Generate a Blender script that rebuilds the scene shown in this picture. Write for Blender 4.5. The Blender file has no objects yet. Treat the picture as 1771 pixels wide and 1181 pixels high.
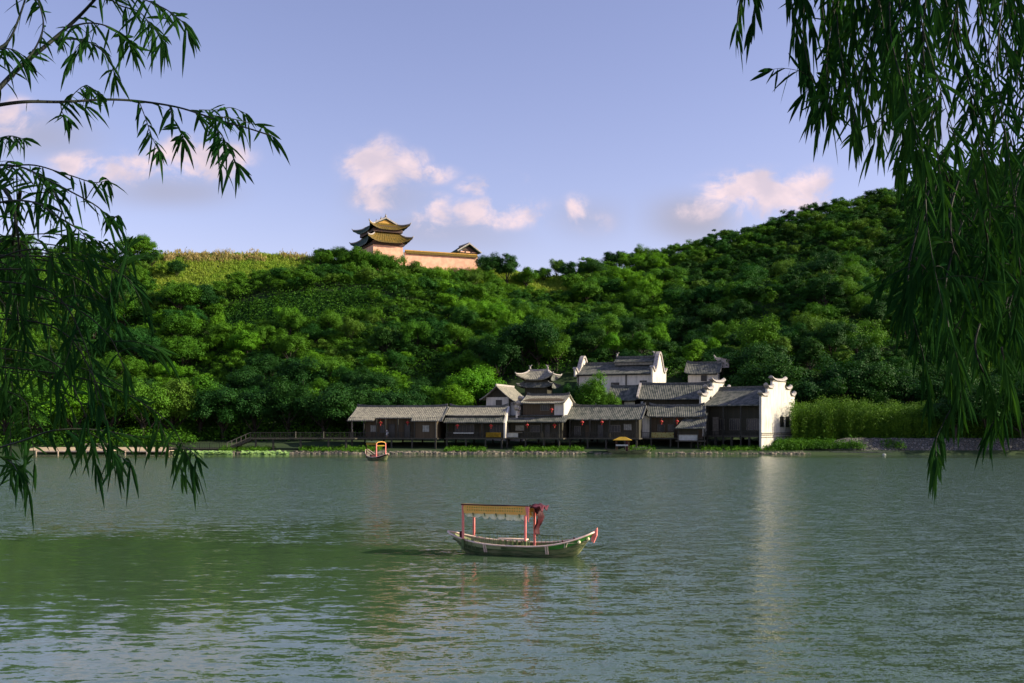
import bpy, math, random
import numpy as np
from mathutils import Vector, Matrix, noise as mnoise
R = math.radians
random.seed(7); rng = np.random.default_rng(11)
scene = bpy.context.scene
col = scene.collection

# ------------------------------------------------------------------ camera
F = 1722.0; CX = 885.5; HY = 733.0; CH = 5.0          # focal (px of the 1771 wide photo), centre, horizon row, camera height
cam_d = bpy.data.cameras.new('camera'); cam = bpy.data.objects.new('camera', cam_d); col.objects.link(cam)
cam_d.sensor_width = 36; cam_d.lens = F / 1771 * 36; cam_d.shift_y = (HY - 590.5) / 1771
cam_d.clip_start = 0.05; cam_d.clip_end = 6000
cam.location = (0, 0, CH); cam.rotation_euler = (R(90), 0, 0)
scene.camera = cam
scene.view_settings.view_transform = 'Standard'; scene.view_settings.look = 'None'
scene.view_settings.exposure = 0.8; scene.view_settings.gamma = 1.0
scene.cycles.max_bounces = 6; scene.cycles.diffuse_bounces = 2; scene.cycles.glossy_bounces = 3
scene.cycles.transmission_bounces = 3; scene.cycles.transparent_max_bounces = 6
scene.cycles.sample_clamp_indirect = 4

# ------------------------------------------------------------------ sun and sky
SUN_EL, SUN_PHI = 26.0, 4.0        # elevation; degrees from +X towards the viewer (-Y)
sd = Vector((math.cos(R(SUN_PHI)) * math.cos(R(SUN_EL)), -math.sin(R(SUN_PHI)) * math.cos(R(SUN_EL)), math.sin(R(SUN_EL))))
sun_l = bpy.data.lights.new('sun', 'SUN'); sun_l.energy = 5.0; sun_l.angle = R(0.5); sun_l.color = (1.0, 0.87, 0.64)
sun = bpy.data.objects.new('sun', sun_l); col.objects.link(sun)
sun.rotation_euler = (-sd).to_track_quat('-Z', 'Y').to_euler(); sun.location = (60, -20, 60)

class NT:
    """small helper to wire shader nodes"""
    def __init__(s, tree): s.t = tree; s.n = tree.nodes; s.l = tree.links
    def add(s, typ, **kw):
        nd = s.n.new(typ)
        for k, v in kw.items(): setattr(nd, k, v)
        return nd
    def put(s, sock, v):
        if isinstance(v, bpy.types.NodeSocket): s.l.new(v, sock)
        elif isinstance(v, bpy.types.Node): s.l.new(v.outputs[0], sock)
        elif v is not None:
            if hasattr(sock, 'default_value') and isinstance(v, (tuple, list)) and len(v) == 3 and sock.type == 'RGBA': v = (*v, 1)
            sock.default_value = v
    def m(s, op, a, b=None, c=None, clamp=False):
        nd = s.add('ShaderNodeMath', operation=op, use_clamp=clamp)
        for i, v in enumerate((a, b, c)):
            if v is not None: s.put(nd.inputs[i], v)
        return nd.outputs[0]
    def mix(s, f, a, b, mode='MIX'):
        nd = s.add('ShaderNodeMix', data_type='RGBA', blend_type=mode)
        s.put(nd.inputs[0], f); s.put(nd.inputs[6], a); s.put(nd.inputs[7], b); return nd.outputs[2]
    def ramp(s, f, stops):
        nd = s.add('ShaderNodeValToRGB'); cr = nd.color_ramp
        while len(cr.elements) < len(stops): cr.elements.new(0.5)
        for e, (p, c) in zip(cr.elements, stops): e.position = p; e.color = (*c, 1) if len(c) == 3 else c
        s.put(nd.inputs[0], f); return nd.outputs[0]
    def smooth(s, v, lo, hi, a=0.0, b=1.0):
        nd = s.add('ShaderNodeMapRange', interpolation_type='SMOOTHSTEP')
        s.put(nd.inputs[0], v); nd.inputs[1].default_value = lo; nd.inputs[2].default_value = hi
        nd.inputs[3].default_value = a; nd.inputs[4].default_value = b; return nd.outputs[0]
    def noise(s, vec, scale, detail=3.0, rough=0.55, dist=0.0):
        nd = s.add('ShaderNodeTexNoise'); s.put(nd.inputs['Vector'], vec)
        nd.inputs['Scale'].default_value = scale; nd.inputs['Detail'].default_value = detail
        nd.inputs['Roughness'].default_value = rough; nd.inputs['Distortion'].default_value = dist; return nd.outputs[0]

world = bpy.data.worlds.new('World'); scene.world = world; world.use_nodes = True
w = NT(world.node_tree); w.n.clear()
sky = w.add('ShaderNodeTexSky', sky_type='NISHITA'); sky.sun_disc = False
sky.sun_elevation = R(SUN_EL); sky.sun_rotation = math.atan2(sd.x, sd.y)
sky.altitude = 0; sky.air_density = 1.0; sky.dust_density = 0.6; sky.ozone_density = 3.0
geo = w.add('ShaderNodeNewGeometry')
tc = w.add('ShaderNodeTexCoord')
sep = w.add('ShaderNodeSeparateXYZ'); w.put(sep.inputs[0], tc.outputs['Generated'])
dy = w.m('MAXIMUM', sep.outputs[1], 0.02)
U = w.m('DIVIDE', sep.outputs[0], dy); V = w.m('DIVIDE', sep.outputs[2], dy)
front = w.smooth(sep.outputs[1], 0.05, 0.3)
cv = w.add('ShaderNodeCombineXYZ'); w.put(cv.inputs[0], U); w.put(cv.inputs[1], w.m('MULTIPLY', V, 1.25))
nz1 = w.noise(cv, 19.0, 9.0, 0.62, 0.4)
nz2 = w.noise(cv, 4.0, 3.0, 0.5)
def blobs(lst):
    acc = None
    for (px, py, rx, ry, k) in lst:
        u0, v0 = (px - CX) / F, (HY - py) / F
        a = w.m('DIVIDE', w.m('SUBTRACT', U, u0), rx / F); b = w.m('DIVIDE', w.m('SUBTRACT', V, v0), ry / F)
        r2 = w.m('ADD', w.m('MULTIPLY', a, a), w.m('MULTIPLY', b, b))
        g = w.m('MULTIPLY', w.m('POWER', 2.718, w.m('MULTIPLY', r2, -1.0)), k)
        acc = g if acc is None else w.m('MAXIMUM', acc, g)
    return acc
bright = blobs([(652, 292, 58, 50, 1.0), (695, 278, 50, 26, .7), (740, 302, 58, 20, .6), (650, 338, 42, 30, .9), (755, 370, 42, 32, .9), (828, 322, 44, 20, .6),
                (852, 368, 110, 28, .85), (995, 364, 26, 28, .8), (888, 308, 26, 13, .55), (1310, 338, 95, 42, 1.0), (1300, 316, 50, 26, .95), (1412, 322, 44, 32, .9), (1235, 360, 75, 26, .75),
                (215, 292, 70, 30, .9), (335, 276, 92, 36, 1.0), (5, 200, 60, 34, .9), (150, 283, 70, 24, .65), (1030, 385, 40, 24, .45)])
cm = w.smooth(w.m('ADD', bright, w.m('MULTIPLY', w.smooth(bright, .08, .5), w.m('MULTIPLY', w.m('SUBTRACT', nz1, 0.50), 4.4))), 0.08, 1.10)
haze_c = blobs([(300, 330, 160, 40, .6), (760, 400, 170, 60, .55), (1010, 380, 90, 50, .4), (1200, 380, 90, 50, .7), (70, 240, 150, 60, .5), (1560, 230, 120, 60, .5), (690, 345, 120, 60, .45)])
hm = w.smooth(w.m('ADD', haze_c, w.m('MULTIPLY', w.m('SUBTRACT', nz2, 0.5), 0.9)), 0.10, 0.8, 0, 0.75)
base = w.mix(1.0, sky.outputs[0], (1.60, 1.13, 1.17), 'MULTIPLY')
c1 = w.mix(w.m('MULTIPLY', hm, front), base, (2.6, 2.45, 2.85))
shade = w.smooth(w.noise(cv, 22.0, 4.0, 0.5), 0.35, 0.65)
ccol = w.mix(shade, (6.3, 4.9, 5.0), (4.5, 3.8, 4.3))
c2 = w.mix(w.m('MULTIPLY', w.m('MULTIPLY', cm, 0.9), front), c1, ccol)
bg = w.add('ShaderNodeBackground'); w.put(bg.inputs[0], c2); bg.inputs[1].default_value = 0.096
wo = w.add('ShaderNodeOutputWorld'); w.l.new(bg.outputs[0], wo.inputs[0])

# ------------------------------------------------------------------ coordinates
def X(px, Y): return (px - CX) / F * Y
def Z(py, Y): return CH - (py - HY) / F * Y
def P(px, py, Y): return Vector((X(px, Y), Y, Z(py, Y)))

# ------------------------------------------------------------------ materials
def new_mat(name):
    m = bpy.data.materials.new(name); m.use_nodes = True
    n = NT(m.node_tree); n.n.clear()
    out = n.add('ShaderNodeOutputMaterial'); b = n.add('ShaderNodeBsdfPrincipled'); n.l.new(b.outputs[0], out.inputs[0])
    return m, n, b, out
def mat(name, c1, c2=None, scale=3.0, rough=0.8, bump=0.0, bscale=None, stretch=(1, 1, 1), spec=0.3, detail=4, lo=0.35, hi=0.65, metal=0):
    m, n, b, out = new_mat(name)
    c2 = c2 or tuple(x * 0.7 for x in c1)
    t = n.add('ShaderNodeTexCoord'); mp = n.add('ShaderNodeMapping'); n.put(mp.inputs[0], t.outputs['Object']); mp.inputs['Scale'].default_value = stretch
    f = n.smooth(n.noise(mp, scale, detail), lo, hi)
    n.put(b.inputs['Base Color'], n.mix(f, (*c1, 1), (*c2, 1)))
    b.inputs['Roughness'].default_value = rough; b.inputs['Specular IOR Level'].default_value = spec; b.inputs['Metallic'].default_value = metal
    if bump:
        bp = n.add('ShaderNodeBump'); bp.inputs['Strength'].default_value = bump; bp.inputs['Distance'].default_value = 0.05
        n.put(bp.inputs['Height'], n.noise(mp, bscale or scale * 4, 3)); n.l.new(bp.outputs[0], b.inputs['Normal'])
    return m
def boards(name, c1, c2, width=0.18, vertical=True):
    """timber boarding: darker joints every `width` metres plus grain"""
    m, n, b, out = new_mat(name)
    t = n.add('ShaderNodeTexCoord'); s = n.add('ShaderNodeSeparateXYZ'); n.put(s.inputs[0], t.outputs['Object'])
    ax = n.m('ADD', s.outputs[0], s.outputs[1]) if vertical else s.outputs[2]
    k = n.m('DIVIDE', ax, width); fr = n.m('FRACT', k); idx = n.m('FLOOR', k)
    joint = n.smooth(n.m('ABSOLUTE', n.m('SUBTRACT', fr, 0.5)), 0.40, 0.49)
    wn = n.add('ShaderNodeTexWhiteNoise', noise_dimensions='1D'); n.put(wn.inputs['W'], idx)
    mp = n.add('ShaderNodeMapping'); n.put(mp.inputs[0], t.outputs['Object']); mp.inputs['Scale'].default_value = (6, 6, .7) if vertical else (.7, .7, 6)
    f = n.m('ADD', n.m('MULTIPLY', wn.outputs[0], 0.6), n.m('MULTIPLY', n.noise(mp, 3.0, 4), 0.5), clamp=True)
    c = n.mix(f, (*c1, 1), (*c2, 1)); c = n.mix(joint, c, tuple(x * .25 for x in c1) + (1,))
    n.put(b.inputs['Base Color'], c); b.inputs['Roughness'].default_value = .8; b.inputs['Specular IOR Level'].default_value = .25
    return m
def foliage(name, c1, c2, c3=None, trans=0.22, rnd=0.35, scale=0.9, spec=.10):
    m, n, b, out = new_mat(name)
    oi = n.add('ShaderNodeObjectInfo'); t = n.add('ShaderNodeTexCoord')
    g = n.add('ShaderNodeNewGeometry')
    f = n.m('ADD', n.smooth(n.noise(t.outputs['Object'], scale, 3), .35, .65, 0, .6), n.m('MULTIPLY', g.outputs['Random Per Island'], .4), clamp=True)
    c = n.mix(f, (*c1, 1), (*c2, 1))
    if c3:
        c = n.mix(n.m('MULTIPLY', oi.outputs['Random'], rnd * 1.6, clamp=True), c, (*c3, 1))
    n.put(b.inputs['Base Color'], c); b.inputs['Roughness'].default_value = .6; b.inputs['Specular IOR Level'].default_value = spec
    tr = n.add('ShaderNodeBsdfTranslucent'); n.put(tr.inputs[0], n.mix(1.0, c, (1.25, 1.2, .45, 1), 'MULTIPLY'))
    mx = n.add('ShaderNodeMixShader'); mx.inputs[0].default_value = trans
    n.l.new(b.outputs[0], mx.inputs[1]); n.l.new(tr.outputs[0], mx.inputs[2]); n.l.new(mx.outputs[0], out.inputs[0])
    return m

M = {}
M['leaf_mid'] = foliage('leaf_mid', (.033, .122, .010), (.070, .200, .012), (.090, .20, .013))
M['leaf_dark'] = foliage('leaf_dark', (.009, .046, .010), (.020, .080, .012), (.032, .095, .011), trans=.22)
M['leaf_bright'] = foliage('leaf_bright', (.060, .210, .010), (.110, .290, .014), (.13, .28, .016), trans=.3)
M['leaf_olive'] = foliage('leaf_olive', (.052, .135, .015), (.085, .190, .018), (.095, .18, .018))
M['leaf_blue'] = foliage('leaf_blue', (.012, .068, .014), (.026, .110, .016), (.040, .13, .013), trans=.25)
M['leaf_willow'] = foliage('leaf_willow', (.007, .036, .012), (.032, .100, .018), trans=.3, scale=3, spec=.0)
M['leaf_bamboo'] = foliage('leaf_bamboo', (.032, .095, .009), (.10, .21, .014), trans=.15, scale=.5)
M['shrub'] = foliage('shrub', (.026, .096, .009), (.064, .172, .011), trans=.3, scale=.12)
M['meadow'] = foliage('meadow', (.13, .27, .02), (.27, .34, .05), trans=.35, scale=.10)
M['reed'] = foliage('reed', (.40, .30, .14), (.30, .28, .09), trans=.3, scale=.3)
M['bark'] = mat('bark', (.045, .038, .028), (.02, .018, .014), 4, .9, .5, 12, (3, 3, .6))
M['twig'] = mat('twig', (.014, .022, .010), (.008, .012, .006), 6, .7)
M['soil'] = mat('soil', (.014, .036, .010), (.025, .05, .012), .15, .95, .4, 2)
M['stone'] = mat('stone', (.24, .21, .16), (.10, .095, .08), 1.6, .9, .8, 5)
M['stone_dark'] = mat('stone_dark', (.11, .12, .105), (.05, .06, .05), 1.3, .9, .9, 4)
M['path'] = mat('path', (.50, .40, .27), (.36, .29, .19), .5, .95)
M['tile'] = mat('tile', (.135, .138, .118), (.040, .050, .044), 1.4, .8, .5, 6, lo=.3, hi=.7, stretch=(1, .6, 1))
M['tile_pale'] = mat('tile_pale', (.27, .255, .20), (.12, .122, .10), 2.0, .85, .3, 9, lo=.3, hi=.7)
M['ridge'] = mat('ridge', (.12, .125, .12), (.06, .065, .06), 3, .8)
M['coping'] = mat('coping', (.42, .38, .35), (.26, .25, .23), 3, .8)
M['white'] = mat('white', (.60, .575, .50), (.33, .335, .30), 1.0, .85, .1, 6, stretch=(1.6, 1.6, .4), lo=.42, hi=.78)
M['wood'] = boards('wood', (.030, .032, .022), (.055, .050, .034), .22)
M['wood_brown'] = boards('wood_brown', (.055, .042, .025), (.095, .070, .042), .25)
M['post'] = mat('post', (.045, .046, .036), (.028, .028, .022), 3, .8, stretch=(4, 4, .8))
M['wood_pale'] = mat('wood_pale', (.20, .18, .14), (.12, .11, .09), 3, .85, stretch=(1, 4, 4))
M['deck'] = boards('deck', (.050, .050, .038), (.08, .075, .058), .2)
M['dark'] = mat('dark', (.012, .012, .012), (.02, .02, .018), 2, .4, spec=.5)
M['lattice'] = mat('lattice', (.16, .15, .12), (.10, .095, .08), 3, .7)
M['paper'] = mat('paper', (.32, .33, .30), (.22, .23, .21), 3, .9)
M['red'] = mat('red', (.42, .012, .02), (.30, .008, .015), 4, .55, spec=.4)
M['gold'] = mat('gold', (.60, .38, .05), (.45, .26, .03), 4, .5)
M['banner'] = mat('banner', (.36, .24, .02), (.28, .18, .015), 2.2, .85)
M['cloth_white'] = mat('cloth_white', (.42, .44, .42), (.32, .34, .32), 2, .9)
M['pink_wall'] = mat('pink_wall', (.80, .47, .32), (.64, .36, .25), .7, .85)
M['glaze_yellow'] = mat('glaze_yellow', (.15, .095, .012), (.08, .06, .010), 2, .6, .3, 8, spec=.25)
M['glaze_green'] = mat('glaze_green', (.022, .055, .025), (.015, .035, .02), 2, .6, .3, 8, spec=.2)
M['ochre'] = mat('ochre', (.50, .30, .06), (.36, .20, .04), 2, .7)
M['bracket'] = mat('bracket', (.10, .055, .04), (.05, .04, .035), 3, .8)
M['jetty'] = mat('jetty', (.66, .52, .38), (.46, .37, .27), 1.5, .85)
M['lotus'] = foliage('lotus', (.15, .28, .08), (.22, .34, .12), trans=.2, scale=.8)
M['boat_pink'] = mat('boat_pink', (.86, .28, .24), (.78, .20, .18), 5, .5)
M['boat_red'] = mat('boat_red', (.055, .005, .010), (.035, .003, .007), 5, .7)
M['boat_maroon'] = mat('boat_maroon', (.06, .012, .02), (.10, .015, .03), 8, .7)
def cloth_mat(name, c1, c2, tr_=.5):
    m, n, b, out = new_mat(name); t = n.add('ShaderNodeTexCoord'); c = n.mix(n.smooth(n.noise(t.outputs['Object'], 7, 3), .35, .65), (*c1, 1), (*c2, 1))
    n.put(b.inputs['Base Color'], c); b.inputs['Roughness'].default_value = .8; b.inputs['Specular IOR Level'].default_value = .1
    tl = n.add('ShaderNodeBsdfTranslucent'); n.put(tl.inputs[0], c); mx = n.add('ShaderNodeMixShader'); mx.inputs[0].default_value = tr_
    n.l.new(b.outputs[0], mx.inputs[1]); n.l.new(tl.outputs[0], mx.inputs[2]); n.l.new(mx.outputs[0], out.inputs[0]); return m
M['boat_orange'] = cloth_mat('boat_orange', (1.0, .60, .17), (1.0, .52, .12), .15)
M['boat_cream'] = cloth_mat('boat_cream', (1.0, .95, .66), (.92, .84, .52), .2)
M['boat_green'] = mat('boat_green', (.05, .24, .03), (.035, .16, .02), 5, .5, spec=.4)
M['boat_sage'] = mat('boat_sage', (.36, .38, .20), (.26, .29, .14), 3.5, .7)
M['boat_plank'] = mat('boat_plank', (.070, .105, .040), (.22, .23, .11), 3.5, .75, .3, 12, stretch=(.5, 1, 3))
M['boat_trim'] = mat('boat_trim', (.86, .66, .55), (.78, .55, .44), 5, .6)
M['olive'] = mat('olive', (.10, .15, .05), (.07, .10, .04), 5, .6)
M['boat_mustard'] = mat('boat_mustard', (.42, .44, .07), (.36, .38, .06), 5, .8)
M['rope'] = mat('rope', (.55, .50, .34), (.4, .36, .24), 20, .9)
M['roof_canvas'] = mat('roof_canvas', (.20, .15, .06), (.13, .09, .04), 5, .8)
M['roof_dark'] = mat('roof_dark', (.07, .045, .03), (.10, .06, .035), 5, .7)
M['skin'] = mat('skin', (.50, .32, .22), (.46, .29, .2), 5, .6)
M['hair'] = mat('hair', (.012, .010, .009), None, 9, .6)
M['cloth'] = mat('cloth', (.72, .74, .72), (.62, .64, .62), 5, .9)

# ------------------------------------------------------------------ object helpers
def tag(o, label=None, cat=None, group=None, kind=None):
    if label: o['label'] = label
    if cat: o['category'] = cat
    if group: o['group'] = group
    if kind: o['kind'] = kind
    return o
def empty(name, loc=(0, 0, 0), rz=0.0, label=None, cat=None, group=None):
    o = bpy.data.objects.new(name, None); col.objects.link(o); o.location = loc; o.rotation_euler = (0, 0, rz)
    return tag(o, label, cat, group)
def link_mesh(name, me, parent=None):
    o = bpy.data.objects.new(name, me); col.objects.link(o)
    if parent is not None: o.parent = parent
    return o
class MB:
    def __init__(s): s.v = []; s.f = []; s.sm = False
    def add(s, vs, fs):
        k = len(s.v); s.v.extend([tuple(p) for p in vs]); s.f.extend([tuple(i + k for i in f) for f in fs]); return s
    def box(s, x0, x1, y0, y1, z0, z1):
        vs = [(x0, y0, z0), (x1, y0, z0), (x1, y1, z0), (x0, y1, z0), (x0, y0, z1), (x1, y0, z1), (x1, y1, z1), (x0, y1, z1)]
        return s.add(vs, [(0, 3, 2, 1), (4, 5, 6, 7), (0, 1, 5, 4), (1, 2, 6, 5), (2, 3, 7, 6), (3, 0, 4, 7)])
    def beam(s, a, b, w_, h_=None):
        """rectangular bar from a to b"""
        h_ = h_ or w_; a = Vector(a); b = Vector(b); d = (b - a).normalized()
        up = Vector((0, 0, 1)) if abs(d.z) < .9 else Vector((0, 1, 0))
        r = d.cross(up).normalized(); u = r.cross(d)
        vs = [p + r * (w_ / 2) * i + u * (h_ / 2) * j for p in (a, b) for i, j in ((-1, -1), (1, -1), (1, 1), (-1, 1))]
        return s.add(vs, [(0, 3, 2, 1), (4, 5, 6, 7), (0, 1, 5, 4), (1, 2, 6, 5), (2, 3, 7, 6), (3, 0, 4, 7)])
    def tube(s, pts, rad, n=8):
        pts = [Vector(p) for p in pts]; rs = rad if isinstance(rad, (list, tuple)) else [rad] * len(pts)
        rings = []
        for i, p in enumerate(pts):
            d = (pts[min(i + 1, len(pts) - 1)] - pts[max(i - 1, 0)]).normalized()
            up = Vector((0, 0, 1)) if abs(d.z) < .95 else Vector((0, 1, 0))
            a = d.cross(up).normalized(); b = a.cross(d)
            rings.append([p + (a * math.cos(2 * math.pi * k / n) + b * math.sin(2 * math.pi * k / n)) * rs[i] for k in range(n)])
        vs = [q for r in rings for q in r]; fs = []
        for i in range(len(pts) - 1):
            for k in range(n): fs.append((i * n + k, i * n + (k + 1) % n, (i + 1) * n + (k + 1) % n, (i + 1) * n + k))
        fs.append(tuple(range(n - 1, -1, -1))); fs.append(tuple((len(pts) - 1) * n + k for k in range(n)))
        return s.add(vs, fs)
    def prism(s, prof, y0, y1, axis='y'):
        """profile of 2-D points extruded; axis 'y': prof=(x,z); axis 'x': prof=(y,z)"""
        n = len(prof)
        if axis == 'y': vs = [(p[0], y0, p[1]) for p in prof] + [(p[0], y1, p[1]) for p in prof]
        else: vs = [(y0, p[0], p[1]) for p in prof] + [(y1, p[0], p[1]) for p in prof]
        fs = [tuple(range(n)), tuple(range(2 * n - 1, n - 1, -1))]
        for i in range(n): fs.append((i, i + n, (i + 1) % n + n, (i + 1) % n))
        return s.add(vs, fs)
    def grid(s, rows, close=False):
        nr, nc = len(rows), len(rows[0]); vs = [q for r in rows for q in r]; fs = []
        for i in range(nr - 1):
            for j in range(nc - 1): fs.append((i * nc + j, i * nc + j + 1, (i + 1) * nc + j + 1, (i + 1) * nc + j))
        return s.add(vs, fs)
    def shell(s, rows, th):
        """grid given a thickness th downwards with closed rim"""
        top = [[Vector(p) for p in r] for r in rows]; bot = [[p - Vector((0, 0, th)) for p in r] for r in top]
        s.grid(top); s.grid([list(reversed(r)) for r in bot])
        def strip(a, b): s.grid([a, b])
        strip(bot[0], top[0]); strip(top[-1], bot[-1])
        strip([r[0] for r in top], [r[0] for r in bot]); strip([r[-1] for r in bot], [r[-1] for r in top])
        return s
    def lathe(s, prof, c=(0, 0, 0), n=12):
        rows = [[(c[0] + r * math.cos(2 * math.pi * k / n), c[1] + r * math.sin(2 * math.pi * k / n), c[2] + z) for k in range(n + 1)] for r, z in prof]
        return s.grid(rows)
    def build(s, name, m, parent=None, smooth=False, bevel=0):
        me = bpy.data.meshes.new(name); me.from_pydata(s.v, [], s.f); me.materials.append(M[m] if isinstance(m, str) else m); me.update()
        import bmesh
        bm = bmesh.new(); bm.from_mesh(me); bmesh.ops.remove_doubles(bm, verts=bm.verts, dist=1e-5); bmesh.ops.recalc_face_normals(bm, faces=bm.faces)
        bm.to_mesh(me); bm.free()
        if smooth: me.shade_smooth()
        o = link_mesh(name, me, parent)
        if bevel:
            b = o.modifiers.new('bevel', 'BEVEL'); b.width = bevel; b.segments = 2; b.limit_method = 'ANGLE'
        return o
def quads_mesh(name, V4, m):
    """V4: (N,4,3) array of quads"""
    V4 = np.asarray(V4, dtype=np.float32); n = V4.shape[0]
    me = bpy.data.meshes.new(name); me.vertices.add(n * 4); me.loops.add(n * 4); me.polygons.add(n)
    me.vertices.foreach_set('co', V4.reshape(-1)); me.loops.foreach_set('vertex_index', np.arange(n * 4, dtype=np.int32))
    me.polygons.foreach_set('loop_start', np.arange(n, dtype=np.int32) * 4)
    me.update(calc_edges=True)
    if m: me.materials.append(M[m])
    return me
def leaf_quads(C, N, L, W, droop=0.0, up_bias=None):
    """diamond-ish leaf quads centred at C with normals N, length L, width W (arrays or scalars)"""
    n = len(C); N = N / (np.linalg.norm(N, axis=1, keepdims=True) + 1e-9)
    A = rng.normal(size=(n, 3))
    if up_bias is not None: A = A + np.asarray(up_bias)
    T = np.cross(N, A); T /= (np.linalg.norm(T, axis=1, keepdims=True) + 1e-9)
    if up_bias is not None:
        T = A - (A * N).sum(1, keepdims=True) * N; T /= (np.linalg.norm(T, axis=1, keepdims=True) + 1e-9)
    B = np.cross(N, T)
    L = np.broadcast_to(np.asarray(L, dtype=float).reshape(-1, 1), (n, 1)); W = np.broadcast_to(np.asarray(W, dtype=float).reshape(-1, 1), (n, 1))
    return np.stack([C - T * L / 2, C - B * W / 2 - T * L * .05, C + T * L / 2, C + B * W / 2 - T * L * .05], axis=1)

# ------------------------------------------------------------------ terrain
SK = np.array([(-600, 450), (0, 447), (150, 458), (270, 443), (450, 442), (560, 448), (620, 449), (715, 453), (830, 462), (950, 482), (1060, 468),
               (1150, 444), (1230, 425), (1400, 377), (1550, 340), (1771, 285), (2400, 250)], float)
RD = np.array([(-600, 300), (0, 292), (450, 296), (700, 303), (950, 322), (1230, 338), (1550, 345), (2400, 345)], float)
def vnoise(x, y, s, seed=0):
    """cheap smooth value noise, arrays"""
    x = np.asarray(x, float) / s + seed * 17.3; y = np.asarray(y, float) / s + seed * 9.1
    xi = np.floor(x); yi = np.floor(y); fx = x - xi; fy = y - yi; fx = fx * fx * (3 - 2 * fx); fy = fy * fy * (3 - 2 * fy)
    def h(a, b): v = np.sin(a * 127.1 + b * 311.7 + seed) * 43758.5453; return v - np.floor(v)
    return (h(xi, yi) * (1 - fx) + h(xi + 1, yi) * fx) * (1 - fy) + (h(xi, yi + 1) * (1 - fx) + h(xi + 1, yi + 1) * fx) * fy
HS = 186.0
def ground(x, y):
    x = np.asarray(x, float); y = np.asarray(y, float)
    px = CX + F * x / np.maximum(y, 60)
    shore = 165.5 + 1.2 * (vnoise(x, y * 0, 14, 3) - .5) + .5 * (vnoise(x, y * 0, 3, 5) - .5)
    lo = np.interp(y, [0, 1, 4, 9, 20], [0, .35, .75, 1.2, 1.9])  # dummy shape source
    d = y - shore
    flat = np.interp(d, [-30, -6, 0, .5, 4, 12, 20], [-4, -1.5, 0, .45, .8, 1.6, 2.2])
    ridge = np.interp(px, RD[:, 0], RD[:, 1]); top = np.interp(px, SK[:, 0], SK[:, 1])
    er = (HY - top) / F; z0 = 2.2; e0 = (z0 - CH) / HS
    v = np.clip((y - HS) / (ridge - HS), 0, 1)
    g = v ** 0.88
    z = CH + y * (e0 + (er - e0) * g)
    amp = np.clip(v * 5, 0, 1) * np.clip((1 - v) * 4, 0, 1)
    z = z + amp * (15.0 * (vnoise(x + y * .5, y, 44, 1) - .5) + 6.0 * (vnoise(x, y, 19, 2) - .5))
    beyond = np.maximum(y - ridge, 0)
    zr = CH + ridge * er
    z = np.where(beyond > 0, zr - beyond * .12 - beyond ** 2 * .0006, z)
    z = np.maximum(z, -6)
    return np.where(y < HS, np.where(d < 20, flat, 2.2), z)
def gz(x, y): return float(ground(x, y))
ys = np.concatenate([np.arange(140, 162, 4), np.arange(162, 190, 1.0), np.arange(190, 420, 3.0), np.arange(420, 900, 20), [1200, 1800, 2800]])
xs = np.concatenate([[-2500, -1500, -900, -600], np.arange(-400, 401, 3.0), [600, 900, 1500, 2500]])
GX, GY = np.meshgrid(xs, ys); GZ = ground(GX, GY)
me = bpy.data.meshes.new('hill'); nr, nc = GX.shape
idx = np.arange(nr * nc).reshape(nr, nc)
me.from_pydata(np.stack([GX, GY, GZ], -1).reshape(-1, 3).tolist(), [], np.stack([idx[:-1, :-1], idx[:-1, 1:], idx[1:, 1:], idx[1:, :-1]], -1).reshape(-1, 4).tolist())
me.materials.append(M['soil']); me.shade_smooth()
tag(link_mesh('hill', me), 'green hillside rising from the lake shore to the skyline', 'hill', kind='structure')

# near bank under and behind the viewer (below the frame)
mb = MB(); rows = []
for yy, zz in ((-60, 3.6), (-20, 3.5), (0, 3.3), (3, 2.7), (6, 1.2), (9, -.3), (14, -3)):
    rows.append([(xx, yy + 1.2 * math.sin(xx * .21), zz) for xx in range(-120, 121, 4)])
mb.grid(rows); o = mb.build('ground', 'soil', smooth=True); tag(o, 'grassy near bank below the willows', 'ground', kind='structure')

# ------------------------------------------------------------------ water
m, n, b, out = new_mat('water')
g = n.add('ShaderNodeNewGeometry'); s = n.add('ShaderNodeSeparateXYZ'); n.put(s.inputs[0], g.outputs['Position'])
def wnoise(sx, sy, sc, det=2, ro=.5, rot=0, dist=0):
    mp = n.add('ShaderNodeMapping'); n.put(mp.inputs[0], g.outputs['Position']); mp.inputs['Scale'].default_value = (sx, sy, 1); mp.inputs['Rotation'].default_value = (0, 0, R(rot))
    return n.noise(mp, sc, det, ro, dist)
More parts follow.
